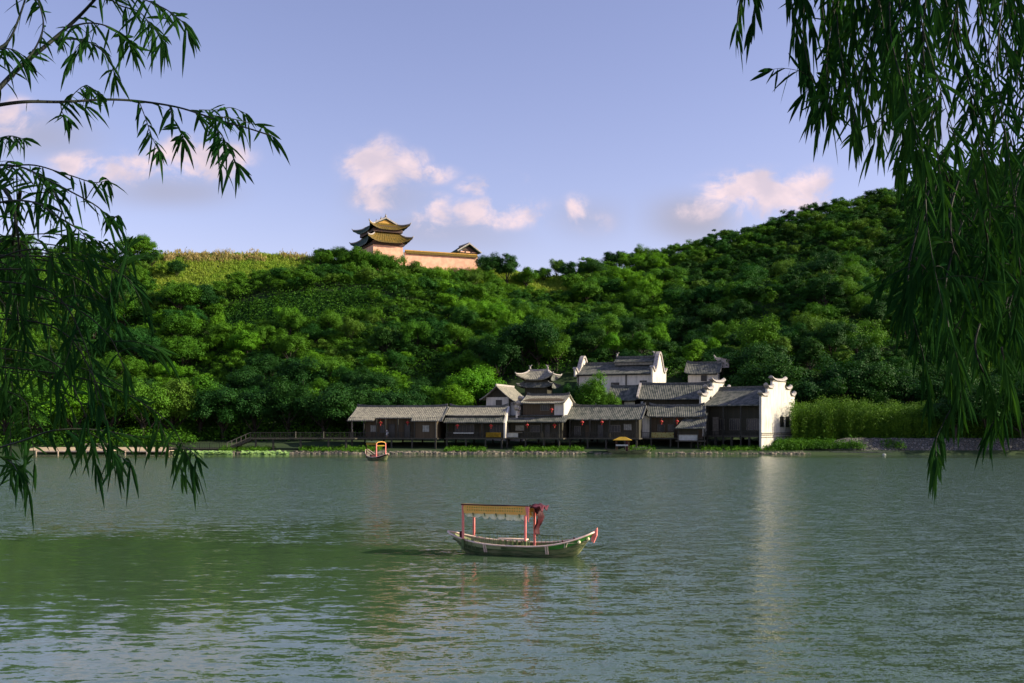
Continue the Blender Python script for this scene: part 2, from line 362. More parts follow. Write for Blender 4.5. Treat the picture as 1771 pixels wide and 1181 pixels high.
# wind: calm water lies in a lobe on the near left, ruffled water elsewhere
wind = wnoise(.035, .11, 1.0, 5, .6)
xx = n.m('DIVIDE', n.m('ADD', s.outputs[0], 15.0), 15.0); yy = n.m('DIVIDE', n.m('SUBTRACT', s.outputs[1], 30.0), 15.0)
rr = n.m('ADD', n.m('MULTIPLY', xx, xx), n.m('MULTIPLY', yy, yy))
calm = n.smooth(n.m('ADD', rr, n.m('MULTIPLY', n.m('SUBTRACT', wind, .5), 2.4)), .05, 2.9, 1.0, 0.0)
ruff = n.m('SUBTRACT', 1.0, n.m('MULTIPLY', calm, .72))
edge = n.smooth(n.m('ADD', s.outputs[1], n.m('MULTIPLY', wind, 10)), 148, 160, 1.0, .35)
ruff = n.m('MULTIPLY', ruff, edge)
def slope(sx, sy, sc, det, ro, rot, dist, amp):
    """independent slope components of one wave family, constant with distance"""
    mp = n.add('ShaderNodeMapping'); n.put(mp.inputs[0], g.outputs['Position']); mp.inputs['Scale'].default_value = (sx, sy, 1); mp.inputs['Rotation'].default_value = (0, 0, R(rot))
    nd = n.add('ShaderNodeTexNoise'); n.put(nd.inputs['Vector'], mp); nd.inputs['Scale'].default_value = sc; nd.inputs['Detail'].default_value = det; nd.inputs['Roughness'].default_value = ro; nd.inputs['Distortion'].default_value = dist
    v1 = n.add('ShaderNodeVectorMath', operation='SUBTRACT'); n.put(v1.inputs[0], nd.outputs[1]); v1.inputs[1].default_value = (.5, .5, .5)
    v2 = n.add('ShaderNodeVectorMath', operation='MULTIPLY'); n.put(v2.inputs[0], v1); v2.inputs[1].default_value = (amp * .8, amp, 0)
    return v2.outputs[0]
def vadd(a_, b_):
    v = n.add('ShaderNodeVectorMath', operation='ADD'); n.put(v.inputs[0], a_); n.put(v.inputs[1], b_); return v.outputs[0]
def vscale(a_, k):
    v = n.add('ShaderNodeVectorMath', operation='SCALE'); n.put(v.inputs[0], a_); n.put(v.inputs[3], k); return v.outputs[0]
sl_ = vadd(vadd(slope(.34, 1.0, 2.9, 2, .45, 4, .35, .50), slope(.45, 1.0, 7.5, 1, .5, -5, .3, .32)), vscale(vadd(slope(.6, 1.0, 13, 2, .6, 3, 0, .80), slope(.8, 1.0, 37, 1, .6, 3, 0, .6)), ruff))
sl_ = vscale(sl_, n.m('ADD', n.m('MULTIPLY', ruff, 1.65), -.28))
nv = vadd(sl_, (0, 0, 1))
nn_ = n.add('ShaderNodeVectorMath', operation='NORMALIZE'); n.put(nn_.inputs[0], nv)
dt = n.add('ShaderNodeVectorMath', operation='DOT_PRODUCT'); n.put(dt.inputs[0], nn_.outputs[0]); n.put(dt.inputs[1], g.outputs['Incoming'])
fl_ = vscale(g.outputs['Incoming'], n.m('MULTIPLY', n.m('MINIMUM', dt.outputs['Value'], 0.0), -2.0))   # wavelet faces turned away are never seen
nf = n.add('ShaderNodeVectorMath', operation='NORMALIZE'); n.put(nf.inputs[0], vadd(nn_.outputs[0], fl_))
n.l.new(nf.outputs[0], b.inputs['Normal'])
b.inputs['Base Color'].default_value = (.050, .090, .044, 1); b.inputs['Roughness'].default_value = .06
b.inputs['IOR'].default_value = 1.75; b.inputs['Specular IOR Level'].default_value = .5
M['water'] = m
mb = MB(); mb.grid([[(-500, 2, 0), (500, 2, 0)], [(-500, 175, 0), (500, 175, 0)]])
tag(mb.build('water', 'water'), 'rippled lake water', 'water', kind='structure')

# ------------------------------------------------------------------ roofs and walls
def ribbed_roof(x0, x1, yf, yr, zf, zr, sag=.12, th=.16, flare=0.0, x0t=None, x1t=None, step=.16):
    """one slope, from eave (yf,zf) to ridge (yr,zr); ribs of tile run down it; x0t/x1t = ends at the ridge"""
    x0t = x0 if x0t is None else x0t; x1t = x1 if x1t is None else x1t
    nx = max(4, int((x1 - x0) / step)); ny = 7; rows = []
    for j in range(ny + 1):
        t = j / ny; y = yf + (yr - yf) * t; z = zf + (zr - zf) * t - sag * 4 * t * (1 - t) * abs(zr - zf) * .5
        row = []
        for i in range(nx + 1):
            u = i / nx; x = (x0 + (x1 - x0) * u) * (1 - t) + (x0t + (x1t - x0t) * u) * t
            fl = flare * (abs(2 * u - 1) ** 5) * (1 - .4 * t)
            row.append((x, y, z + fl + (.035 if i % 2 else -.035)))
        rows.append(row)
    return MB().shell(rows, th)
def ridge_cap(x0, x1, y, z, h=.28, w_=.22, lift=.35):
    m_ = MB(); pts = []
    nx = 14; rows_t = []
    for i in range(nx + 1):
        u = i / nx; l = lift * abs(2 * u - 1) ** 6
        rows_t.append((x0 + (x1 - x0) * u, l))
    prof = [(x, z - .05 + l * .6) for x, l in rows_t] + [(x, z + h + l) for x, l in reversed(rows_t)]
    m_.v = []; n_ = len(prof)
    vs = [(p[0], y - w_ / 2, p[1]) for p in prof] + [(p[0], y + w_ / 2, p[1]) for p in prof]
    half = nx + 1; fs = []
    for i in range(nx):
        a, b2, c_, d_ = i, i + 1, n_ - 2 - i, n_ - 1 - i
        fs.append((a, b2, c_, d_)); fs.append((a + n_, d_ + n_, c_ + n_, b2 + n_))
    for i in range(n_): fs.append((i, i + n_, (i + 1) % n_ + n_, (i + 1) % n_))
    return m_.add(vs, fs)
def gable_house_roof(root, L, W, zf, zr, oh=.5, ohy=.7, flare=.15, zb=None, m_='tile', split=None):
    """front and back slope plus ridge, as parts of root"""
    yr = W / 2; sl = (zr - zf) / (yr + ohy)
    r = ribbed_roof(-oh, L + oh, -ohy, yr, zf, zr, flare=flare)
    r2 = ribbed_roof(-oh, L + oh, W + ohy, yr, zf if zb is None else zb, zr, flare=flare)
    r.add(r2.v, r2.f); rf = r.build('roof', m_, root)
    ridge_cap(-oh + .1, L + oh - .1, yr, zr + .02).build('ridge_cap', 'ridge', rf)
    # pale verge tiles on the right gable end
    for xx_ in (-oh - .03, L + oh + .03):
        v = MB()
        for (ya, yb) in ((-ohy, yr), (W + ohy, yr)):
            pts = []
            for j in range(8):
                t = j / 7; pts.append((xx_, ya + (yb - ya) * t, zf + (zr - zf) * t - .12 * 2 * t * (1 - t) * abs(zr - zf) + flare * (1 - .4 * t) + .0))
            for a_, b_ in zip(pts, pts[1:]): v.beam(a_, b_, .14, .22)
        v.build('verge', 'ridge', rf)
    return rf
def window(root, x0, x1, z0, z1, y=-.05, side=None, m_='lattice', pane='dark', L=0, nb=3):
    """lattice window; side='right' puts it on the right gable (x=L) with x0..x1 along depth"""
    fr = MB(); t = .07
    def bx(m__, a, b, c, d, e0, e1):
        if side == 'right': m__.box(L - e0 * 0 - .02, L + e1, a, b, c, d) if False else m__.box(L + e0, L + e1, a, b, c, d)
        else: m__.box(a, b, y - e1, y - e0, c, d)
    bx(fr, x0, x1, z0, z0 + t, 0, .08); bx(fr, x0, x1, z1 - t, z1, 0, .08); bx(fr, x0, x0 + t, z0 + t, z1 - t, 0, .08); bx(fr, x1 - t, x1, z0 + t, z1 - t, 0, .08)
    for k in range(1, nb):
        xx_ = x0 + (x1 - x0) * k / nb; bx(fr, xx_ - .025, xx_ + .025, z0 + t, z1 - t, .01, .06)
    f = fr.build('window', m_, root)
    pn = MB(); bx(pn, x0 + t, x1 - t, z0 + t, z1 - t, .003, .02); pn.build('pane', pane, f)
    return f
def door(root, x0, x1, z0, z1, y=-.05, open_=False):
    d = MB(); d.box(x0, x0 + .09, y - .09, y, z0, z1); d.box(x1 - .09, x1, y - .09, y, z0, z1); d.box(x0 + .09, x1 - .09, y - .09, y, z1 - .1, z1)
    f = d.build('door', 'post', root); p = MB(); p.box(x0 + .09, x1 - .09, y - .03, y - .004, z0, z1 - .1); p.build('door_leaf_or_shade', 'dark' if open_ else 'wood_brown', f)  # open doors get a dark sheet that paints the shade inside
def railing(root, x0, x1, y, z0, h=.95, name='railing', m_='post', gap=.28):
    r = MB(); r.box(x0, x1, y - .04, y + .04, z0 + h - .08, z0 + h); r.box(x0, x1, y - .03, y + .03, z0 + .12, z0 + .18)
    k = int((x1 - x0) / gap)
    for i in range(k + 1):
        xx_ = x0 + (x1 - x0) * i / k; w_ = .05 if i % 6 == 0 else .02
        r.box(xx_ - w_, xx_ + w_, y - .022, y + .022, z0, z0 + h - .08)
    return r.build(name, m_, root)
def house_root(name, label, pxl, pxr, Yl, th, zb, cat='house', group=None):
    x0 = X(pxl, Yl); u1 = (pxr - CX) / F; c, s_ = math.cos(R(th)), math.sin(R(th))
    L = (u1 * Yl - x0) / (c + u1 * s_)
    root = empty(name, (x0, Yl, zb), -R(th), label, cat, group)
    return root, L
def stilts(root, xs_, y0, y1, z0, zf, r=.13):
    for x in xs_:
        for y in (y0, y1):
            MB().box(x - r, x + r, y - r, y + r, z0, zf).build('stilt', 'post', root)
def lantern(px, py, Y, label, s=.29):
    p = P(px, py, Y)
    root = empty('red_lantern', p, 0, label, 'lantern', 'red lanterns hanging under the eaves')
    b_ = MB(); b_.lathe([(.10, -.80), (.55, -.72), (.92, -.40), (1.0, 0), (.92, .40), (.55, .72), (.10, .80)], n=14)
    b_.v = [(x * s, y * s, z * s * .82) for x, y, z in b_.v]; b_.build('lantern_body', 'red', root, smooth=True)
    c_ = MB(); c_.lathe([(0, .78), (.42, .78), (.42, .92), (0, .92)], n=10); c_.lathe([(0, -.92), (.42, -.92), (.42, -.78), (0, -.78)], n=10)
    c_.v = [(x * s, y * s, z * s * .82) for x, y, z in c_.v]; c_.build('cap', 'gold', root)
    t_ = MB(); t_.tube([(0, 0, -.9 * s), (0, 0, -1.7 * s)], [.05, .09], 6); t_.tube([(0, 0, .75 * s), (0, 0, 2.0 * s)], .015, 5); t_.build('tassel', 'red', root)
    return root
def stepped_wall(root, x, th, W, y0, steps, zb, name='gable_wall', capm='coping'):
    """fire-break gable (horse-head wall): steps = [(ya, yb, ztop)] over the depth, built at x..x+th, each with an upturned cap"""
    prof = [(steps[0][0], zb)]
    for (ya, yb, zt) in steps: prof += [(ya, zt), (yb, zt)]
    prof += [(steps[-1][1], zb)]
    wl = MB(); wl.prism(prof, x, x + th, 'x'); wobj = wl.build(name, 'white', root)
    for (ya, yb, zt) in steps:
        c_ = MB(); nseg = 8; e = .30
        for k in range(nseg):
            u0, u1 = k / nseg, (k + 1) / nseg
            def zc(u): return zt + .06 + .50 * (abs(2 * u - 1) ** 3.0)
            a_, b_ = ya - e + (yb - ya + 2 * e) * u0, ya - e + (yb - ya + 2 * e) * u1
            vs = []
            for (yy_, zz) in ((a_, zc(u0)), (b_, zc(u1))):
                vs += [(x - .26, yy_, zz - .10), (x + th + .26, yy_, zz - .10), (x + th + .10, yy_, zz + .20), (x + th / 2, yy_, zz + .34), (x - .10, yy_, zz + .20)]
            c_.add(vs, [(0, 1, 6, 5), (1, 2, 7, 6), (2, 3, 8, 7), (3, 4, 9, 8), (4, 0, 5, 9), (4, 3, 2, 1, 0), (5, 6, 7, 8, 9)])
        c_.build('cap', capm, wobj)
        d_ = MB(); d_.box(x - .09, x + th + .09, ya - .05, yb + .05, zt - .16, zt + .02); d_.build('cornice', 'tile_pale', wobj)
    return wobj

FZ = 2.6   # deck level of the stilt houses above the water
YB = 171.0
# ---- A: leftmost stilt house
root, L = house_root('stilt_house', 'leftmost stilt house with long sunlit grey roof and open porch at its left end', 632, 757, 172.5, 8, .7)
D = 7.0; fz = FZ - .7; we = Z(727, 172) - .7; zr = Z(703.5, 176) - .7; ze = Z(724.5, 171) - .7
MB().box(-2.2, L + .3, -1.5, D, fz - .22, fz).build('deck', 'deck', root)
wl = MB(); wl.box(0, L, 0, D, fz, we + .55); wl.prism([(0, we + .55), (D, we + .55), (D / 2, zr - .25)], 0, L, 'x'); wl.build('wall', 'wood_brown', root)
# recessed centre eave and lower outer eaves
rf = ribbed_roof(-2.6, L + 1.1, -.9, D / 2, ze + .25, zr, flare=.12); q = ribbed_roof(-2.6, L + 1.1, D + .9, D / 2, ze, zr, flare=.12); rf.add(q.v, q.f)
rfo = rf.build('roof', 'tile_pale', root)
e1 = ribbed_roof(-2.75, 2.0, -1.75, -.85, ze - .22, ze + .28, sag=0); e1.build('eave', 'tile_pale', rfo)
e1 = ribbed_roof(L - 4.3, L + 1.2, -1.75, -.85, ze - .26, ze + .28, sag=0); e1.build('eave', 'tile_pale', rfo)
ridge_cap(-2.5, L + 1.0, D / 2, zr, lift=.25).build('ridge_cap', 'ridge', rfo)
v = MB()
for a_, b_ in (((L + 1.14, -1.75, ze - .25), (L + 1.14, -.9, ze + .2)), ((L + 1.14, -.9, ze + .2), (L + 1.14, D / 2, zr - .02)), ((L + 1.14, D + .9, ze), (L + 1.14, D / 2, zr))): v.beam(a_, b_, .14, .26)
v.build('verge', 'ridge', rfo)
bay = MB(); bay.box(L - 3.6, L, -1.15, -.01, fz, ze - .02); bay.build('bay_wall', 'wood_brown', root)
window(root, L - 2.4, L - 1.2, fz + 1.0, fz + 2.2, y=-1.16, pane='paper')
window(root, .9, 2.0, fz + 1.0, fz + 2.2, pane='paper'); door(root, 4.1, 5.3, fz, fz + 2.4, open_=True); door(root, 6.9, 8.0, fz, fz + 2.4, open_=True)
window(root, 2.6, 3.6, fz + .9, fz + 2.2, pane='dark')
for x in (.1, 2.3, 3.9, 6.1, L - 3.75): MB().box(x - .1, x + .1, -1.35, -1.15, fz, ze - .02).build('post', 'post', root)
MB().box(-2.1, -1.9, -1.3, -1.1, fz, ze + .1).build('post', 'wood_pale', root)
MB().box(L - .12, L + .12, -1.36, -1.16, fz - .3, ze - .1).build('post', 'wood_pale', root)
railing(root, -2.2, L - 3.9, -1.42, fz); stilts(root, (-2, 1.5, 5, 8.6, L - .1), -1.3, D - .5, -.8, fz - .22)
# ---- B
root, L = house_root('stilt_house', 'low stilt house with two roof tiers and a yellow banner on its balcony', 775, 872, 172.0, 8, .7)
D = 7.0; zr = Z(704, 175.5) - .7; zm = Z(718, 171) - .7; ze = Z(730, 170.3) - .7
MB().box(-.3, L + .2, -1.7, D, fz - .22, fz).build('deck', 'deck', root)
wl = MB(); wl.box(0, L, 0, D, fz, zm - .2); wl.prism([(0, zm - .2), (D, zm - .2), (D / 2, zr - .25)], 0, L, 'x'); wl.build('wall', 'wood', root)
rf = ribbed_roof(-.5, L + .1, -.35, D / 2, zm, zr, flare=.1); q = ribbed_roof(-.5, L + .1, D + .9, D / 2, zm - .4, zr); rf.add(q.v, q.f); rfo = rf.build('roof', 'tile_pale', root)
ridge_cap(-.4, L + .2, D / 2, zr, lift=.4).build('ridge_cap', 'ridge', rfo)
ribbed_roof(-.5, L + .1, -1.95, -.02, ze, zm - .28, sag=.05).build('lower_roof', 'tile', root)
gw = MB(); gw.prism([(-1.6, fz), (-1.6, ze - .1), (-.3, zm - .2), (D / 2, zr + .1), (D / 2 + .6, zr - .2), (D / 2 + .6, fz)], L + .15, L + .45, 'x'); gw.build('gable_wall', 'white', root)
window(root, 1.2, 4.6, fz + .9, fz + 2.3, nb=5, pane='dark'); door(root, 5.4, 6.4, fz, fz + 2.4); window(root, 7.3, 9.6, fz + .9, fz + 2.3, nb=4, pane='dark')
for x in (.1, 3.1, 6.2, L - .3): MB().box(x - .09, x + .09, -1.6, -1.42, fz, ze).build('post', 'post', root)
railing(root, 0, L, -1.66, fz); stilts(root, (.1, 3.4, 6.8, L - .2), -1.5, D - .5, -.8, fz - .22)
MB().box(1.3, 4.8, -1.80, -1.72, fz + .75, fz + .92).build('rail_board', 'cloth_white', root)
RB = root
bn = MB(); rows = []
for j in range(5):
    rows.append([(6.9 + i * .2, -1.76 - .03 * math.sin(i * 1.3), fz + .15 + j * .2) for i in range(14)])
o = bn.shell(rows, .02).build('yellow_banner', 'banner'); o.matrix_world = Matrix.Translation(RB.location) @ Matrix.Rotation(-R(8), 4, 'Z')
tag(o, 'yellow banner hung on the balcony rail of the two-tier-roofed stilt house', 'banner')
# ---- C two-storey
root, L = house_root('stilt_house', 'two-storey brown stilt house with white gable ends, narrow upper floor', 880, 972, 172.5, 16, .7)
D = 8.0; zu = Z(697, 172) - .7; zr = Z(683.5, 175.5) - .7; ze = Z(729, 169.8) - .7; zm = Z(719, 171.5) - .7
MB().box(0, L + .6, -1.6, D, fz - .22, fz).build('deck', 'deck', root)
wl = MB(); wl.box(0, L, 0, D, fz, zm); wl.build('wall', 'wood', root)
xu = 2.3
wu = MB(); wu.box(xu, L - .02, 1.0, D - .6, zm, zu + .4); wu.prism([(1.0, zu + .4), (D - .6, zu + .4), ((D + .4) / 2, zr - .2)], xu, L - .02, 'x'); wu.build('upper_wall', 'wood_brown', root)
rf = ribbed_roof(xu - .3, L + .5, .1, (D + .4) / 2, zu, zr, flare=.2); q = ribbed_roof(xu - .3, L + .5, D + .4, (D + .4) / 2, zu, zr, flare=.2); rf.add(q.v, q.f); rfo = rf.build('roof', 'tile_pale', root)
ridge_cap(xu - .1, L + .4, (D + .4) / 2, zr, lift=.25).build('ridge_cap', 'ridge', rfo)
ribbed_roof(-.35, L + 1.0, -1.9, .98, ze, zm + .15, sag=.08).build('lower_roof', 'tile', root)
gw = MB(); gw.prism([(.5, zm - .1), (.5, zu + .05), ((D + .4) / 2, zr - .15), (D - .4, zu), (D - .4, zm - .1)], L + .01, L + .2, 'x'); gw.build('gable_wall', 'white', root)
fw = MB(); fw.box(L - 1.55, L + .2, .86, .97, zm + .14, zu + .3); fw.build('corner_panel', 'white', root)
stepped_wall(root, xu - 1.0, .3, D, 0, [(-.2, .9, zu - 1.2), (.9, 2.2, zu - .35), (2.2, 3.6, zu + .5)], zm - .6)
window(root, 1.2, 2.9, fz + 1.2, fz + 2.2, pane='paper', nb=5); door(root, 6.4, 7.4, fz, fz + 2.4, open_=True); window(root, 3.8, 5.6, fz + 1.0, fz + 2.2, pane='dark')
window(root, 5.4, 7.0, zm + .9, zm + 2.0, y=.99, pane='dark', nb=4)
for x in (.2, 3.2, 6.2, L - .2): MB().box(x - .09, x + .09, -1.5, -1.32, fz, ze).build('post', 'post', root)
railing(root, 2.0, L, -1.56, fz); stilts(root, (.1, 3.4, 6.6, L - .2), -1.4, D - .5, -.8, fz - .22)
MB().box(.1, 2.1, -1.68, -1.58, fz + .1, fz + .85).build('counter_panel', 'cloth_white', root)
MB().box(.05, 2.9, -1.75, -1.5, fz + .87, fz + .95).build('counter_top', 'wood_pale', root)
# ---- D
root, L = house_root('stilt_house', 'long dark stilt house with lattice window behind the yellow-canopied boat', 988, 1105, 172.5, 16, .7)
D = 7.5; ze = Z(725, 169.7) - .7; zr = Z(702.5, 173) - .7
MB().box(-.6, L + .3, -1.7, D, fz - .22, fz).build('deck', 'deck', root)
wl = MB(); wl.box(0, L, 0, D, fz, ze + .4); wl.prism([(0, ze + .4), (D, ze + .4), (D / 2, zr - .3)], 0, L, 'x'); wl.build('wall', 'wood', root)
gable_house_roof(root, L, D, ze, zr, oh=.7, ohy=1.5, flare=.1)
window(root, L - 2.6, L - 1.2, fz + 1.3, fz + 2.4, pane='paper', nb=4); window(root, .5, 1.7, fz + .4, fz + 2.0, pane='dark'); door(root, 4.6, 5.7, fz, fz + 2.3, open_=True); window(root, 6.6, 8.6, fz + 1.0, fz + 2.2, pane='dark', nb=4)
door(root, 2.4, 3.4, fz, fz + 2.3)
for x in (.1, 3.6, 7.0, L - .2): MB().box(x - .09, x + .09, -1.6, -1.42, fz, ze + .1).build('post', 'post', root)
railing(root, 0, L, -1.66, fz); stilts(root, (.1, 3.2, 6.4, 9.6, L - .2), -1.5, D - .5, -.8, fz - .22)
# ---- E white house with front gable behind B and C
root, L = house_root('white_house', 'small white house with dark gabled front and sunlit tiled slope behind the two-tier roof', 841, 881, 183, 18, 1.6)
D = 9.; zw = Z(687, 183) - 1.6; zp = Z(667, 183) - 1.6
wl = MB(); wl.box(0, L, 0, D, -.5, zw); wl.build('wall', 'white', root)
MB().prism([(0, zw), (L, zw), (L / 2, zp - .35)], .02, .3, 'y').build('gable_panel', 'wood', root)
for sgn, xe in ((-1, -1.0), (1, L + 1.7)):
    rows = []
    for j in range(8):
        t = j / 7; zz = (zw - (.35 if sgn < 0 else .9)) + (zp - zw + (.35 if sgn < 0 else .9)) * (t ** 1.25); x = xe + (L / 2 - xe) * t
        rows.append([(x, yy_, zz + (.03 if k % 2 else -.03)) for k, yy_ in enumerate(np.arange(-1.0, D + .6, .16))])
    if sgn < 0: rows = [list(reversed(r)) for r in rows]
    MB().shell(rows, .18).build('roof', 'tile_pale', root)
rc = MB(); rc.box(L / 2 - .12, L / 2 + .12, -1.05, D + .6, zp - .05, zp + .3); rc.build('ridge_cap', 'coping', root)
window(root, L * .42, L * .42 + 1.15, zw - 1.75, zw - .5, y=-.01, m_='post', nb=1)
MB().box(L - .12, L + .12, -.14, -.01, -.5, zw).build('post', 'post', root)
an = MB(); an.box(L + .13, L + 2.2, .3, D - 1, -.5, zw - .9); an.build('annex_wall', 'white', root)
an = ribbed_roof(L + .6, L + 4.2, -.4, D / 2, zw - 1.4, zw - .2, flare=.25); an.build('annex_roof', 'tile_pale', root)
# ---- F ornate pavilion roof
def hip_face_rows(a, b, a2, b2, z0, z1, lift, out, face, ns=8, nt=28, sag=.25, ribs=.03):
    """rows of one of 4 faces of a curved hip roof"""
    rows = []
    for j in range(ns + 1):
        s_ = j / ns; k = s_ * (1 - sag) + sag * s_ ** 2.2
        row = []
        for i in range(nt + 1):
            t = 2 * i / nt - 1; c = abs(t) ** 4 * (1 - s_) ** 1.5
            ax = a + (a2 - a) * s_ + out * c; by = b + (b2 - b) * s_ + out * c
            z = z0 + (z1 - z0) * k + lift * c + (ribs if i % 2 else -ribs)
            if face == 0: p = (t * ax, -by, z)
            elif face == 1: p = (ax, t * by, z)
            elif face == 2: p = (-t * ax, by, z)
            else: p = (-ax, -t * by, z)
            row.append(p)
        rows.append(row)
    return rows
def hip_roof(root, a, b, a2, b2, z0, z1, lift, out, mats, hipm, th=.2, r=.16, name='roof', ribs=.03, nt=28):
    """four curved faces with lifted corners; mats = material of each face"""
    first = None
    for f in range(4):
        o = MB().shell(hip_face_rows(a, b, a2, b2, z0, z1, lift, out, f, ribs=ribs, nt=nt), th).build(name, mats[f], root)
        first = first or o
    for sx, sy in ((1, 1), (1, -1), (-1, 1), (-1, -1)):
        pts = []
        for j in range(9):
            s_ = j / 8; c = (1 - s_) ** 1.5; k = s_ * .75 + .25 * s_ ** 2.2
            pts.append((sx * (a + (a2 - a) * s_ + out * c), sy * (b + (b2 - b) * s_ + out * c), z0 + (z1 - z0) * k + lift * c + .08))
        p0 = Vector(pts[0]); d = (p0 - Vector(pts[1])).normalized()
        tip = p0 + d * out * .35 + Vector((0, 0, lift * .28)); pts = [tip] + pts
        h = MB(); h.tube(pts, [r * .5] + [r] * 9, 6)
        h.build('hip_ridge', hipm, root, smooth=True)
def finial(mb_, x, y, z, s, dirx=1):
    """fish-tail ridge ornament"""
    mb_.tube([(x, y, z), (x + .05 * s * dirx, y, z + .5 * s), (x - .15 * s * dirx, y, z + .95 * s), (x - .5 * s * dirx, y, z + 1.15 * s)], [.28 * s, .22 * s, .15 * s, .05 * s], 6)
    mb_.tube([(x, y, z + .6 * s), (x + .35 * s * dirx, y, z + 1.1 * s)], [.12 * s, .03 * s], 5)
Yf = 196.
root = empty('ornate_pavilion', (X(932, Yf), Yf, 3.5), -R(14), 'small dark pavilion with upswept eaves and two ridge ornaments among the trees', 'pavilion')
zb = 3.5; s1 = Yf / F
hw = 26 * s1
MB().box(-hw * .75, hw * .75, -2.6, 2.6, 0, Z(658, Yf) - zb).build('wall', 'wood', root)
hip_roof(root, hw * 1.02, 3.4, hw * .8, 2.5, Z(670, Yf) - zb, Z(661, Yf) - zb, .5, .5, ['tile'] * 4, 'ridge', name='lower_roof')
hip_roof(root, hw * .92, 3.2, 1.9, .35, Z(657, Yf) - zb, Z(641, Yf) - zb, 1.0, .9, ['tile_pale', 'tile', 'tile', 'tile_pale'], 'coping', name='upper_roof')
rc = ridge_cap(-1.9, 1.9, 0, Z(641, Yf) - zb, lift=.2); rc.build('ridge_cap', 'coping', root)
for xx_ in (-1.75, 1.75):
    sg = 1 if xx_ > 0 else -1
    fm = MB(); finial(fm, xx_, 0, Z(639, Yf) - zb, .8, sg); fm.build('ridge_ornament', 'coping', root, smooth=True)
    fm = MB(); fm.beam((xx_ * 1.08, 0, Z(641, Yf) - zb + .1), (xx_ * 1.36, -2.2, Z(654, Yf) - zb + .15), .25, .3); fm.build('descending_ridge', 'coping', root)
# ---- G back white hall with curved gables
root, L = house_root('white_hall', 'long white hall with dark timber posts, tall rounded gable and grey roof above the others', 998, 1128, 198, 24, 4.0)
D = 8.0; zb = 4.0; ze = Z(647, 196) - zb; zr = Z(630.5, 200) - zb
wl = MB(); wl.box(0, L, 0, D, -2, ze + .3); wl.build('wall', 'white', root)
rf = ribbed_roof(.1, L - .02, -.7, D / 2, ze, zr + .1, flare=0); q = ribbed_roof(.1, L - .02, D + .7, D / 2, ze, zr + .1); rf.add(q.v, q.f); rfo = rf.build('roof', 'tile', root)
rc = ridge_cap(.3, L - .2, D / 2, zr + .1, h=.4, lift=0); rc.build('ridge_cap', 'ridge', rfo)
xm = L * .44
up = ribbed_roof(xm, L - .3, D / 2 - 1.6, D / 2, zr + .35, zr + 1.15, sag=0); q = ribbed_roof(xm, L - .3, D / 2 + 1.6, D / 2, zr + .35, zr + 1.15, sag=0); up.add(q.v, q.f); up.build('raised_roof', 'tile', root)
uw = MB(); uw.box(xm + .2, L - .5, D / 2 - 1.4, D / 2 + 1.4, zr - .3, zr + .5); uw.build('raised_wall', 'tile_pale', root)
rc = ridge_cap(xm, L - .2, D / 2, zr + 1.2, h=.35, lift=.3); rc.build('ridge_cap', 'ridge', rfo)
fm = MB(); finial(fm, xm + .3, D / 2, zr + 1.4, .8, -1); fm.build('ridge_ornament', 'coping', root, smooth=True)
fm = MB(); finial(fm, L - .7, D / 2, zr + 1.4, .9, 1); fm.build('ridge_ornament', 'coping', root, smooth=True)
for x in (.25, L * .32, L * .66, ): MB().box(x - .11, x + .11, -.12, .0, -2, ze + .05).build('post', 'post', root)
MB().box(0, L, -.16, -.02, ze - .3, ze - .05).build('eave_beam', 'post', root)
window(root, L * .46, L * .57, ze - 2.9, ze - 1.7, y=-.01, m_='post', nb=1); window(root, L * .84, L * .93, ze - 2.6, ze - 1.4, y=-.01, m_='post', nb=1)
for xg, zlo, hh in ((-.32, ze - .4, .8), (L + .0, -2, 1.0)):
    prof = [(-.9, zlo)]; cap = []
    ztop = zr + 2.0 * hh
    for k in range(25):
        u = k / 24; y = -.9 + (D + 1.8) * u; a_ = abs(2 * u - 1)
        z = ze + .3 + (ztop - ze - .3) * (0.5 + .5 * math.cos(math.pi * min(1, a_ * 1.35))) + (.9 * max(0, a_ - .74) / .26)
        prof.append((y, z)); cap.append((y, z))
    prof.append((D + .9, zlo))
    gwm = MB(); n_ = len(prof); vs = [(xg, p[0], p[1]) for p in prof] + [(xg + .34, p[0], p[1]) for p in prof]
    fs = []
    for i in range(1, n_ - 2):  # vertical strips so that the concave outline fills correctly
        pass
    lo0 = [(xg, p[0], zlo) for p in cap]; hi0 = [(xg, p[0], p[1]) for p in cap]; lo1 = [(xg + .34, p[0], zlo) for p in cap]; hi1 = [(xg + .34, p[0], p[1]) for p in cap]
    gwm.grid([lo0, hi0, hi1, lo1, lo0]); gwm.add([lo0[0], hi0[0], hi1[0], lo1[0]], [(0, 1, 2, 3)]); gwm.add([lo0[-1], hi0[-1], hi1[-1], lo1[-1]], [(0, 1, 2, 3)])
    wo_ = gwm.build('gable_wall', 'white', root)
    cp = MB(); 
    for a_, b_ in zip(cap, cap[1:]): cp.beam((xg + .17, a_[0], a_[1] + .1), (xg + .17, b_[0], b_[1] + .1), .8, .38)
    cp.build('coping', 'coping', wo_)
# ---- H small roof under G
root, L = house_root('tiled_house', 'small tiled house between the bushy tree and the long dark roof, below the white hall', 1058, 1098, 184, 18, 1.8)
D = 6.; zb = 1.8; ze = Z(692, 183) - zb; zr = Z(669, 187) - zb
MB().box(0, L, 0, D, -.5, ze + .2).build('wall', 'wood', root); gable_house_roof(root, L, D, ze, zr, oh=.8, ohy=.9, flare=.3)
MB().box(L * .55, L, -.05, -.003, ze - 1.4, ze - .3).build('wall_panel', 'white', root)
window(root, .5, 1.6, ze - 1.5, ze - .5, nb=2)
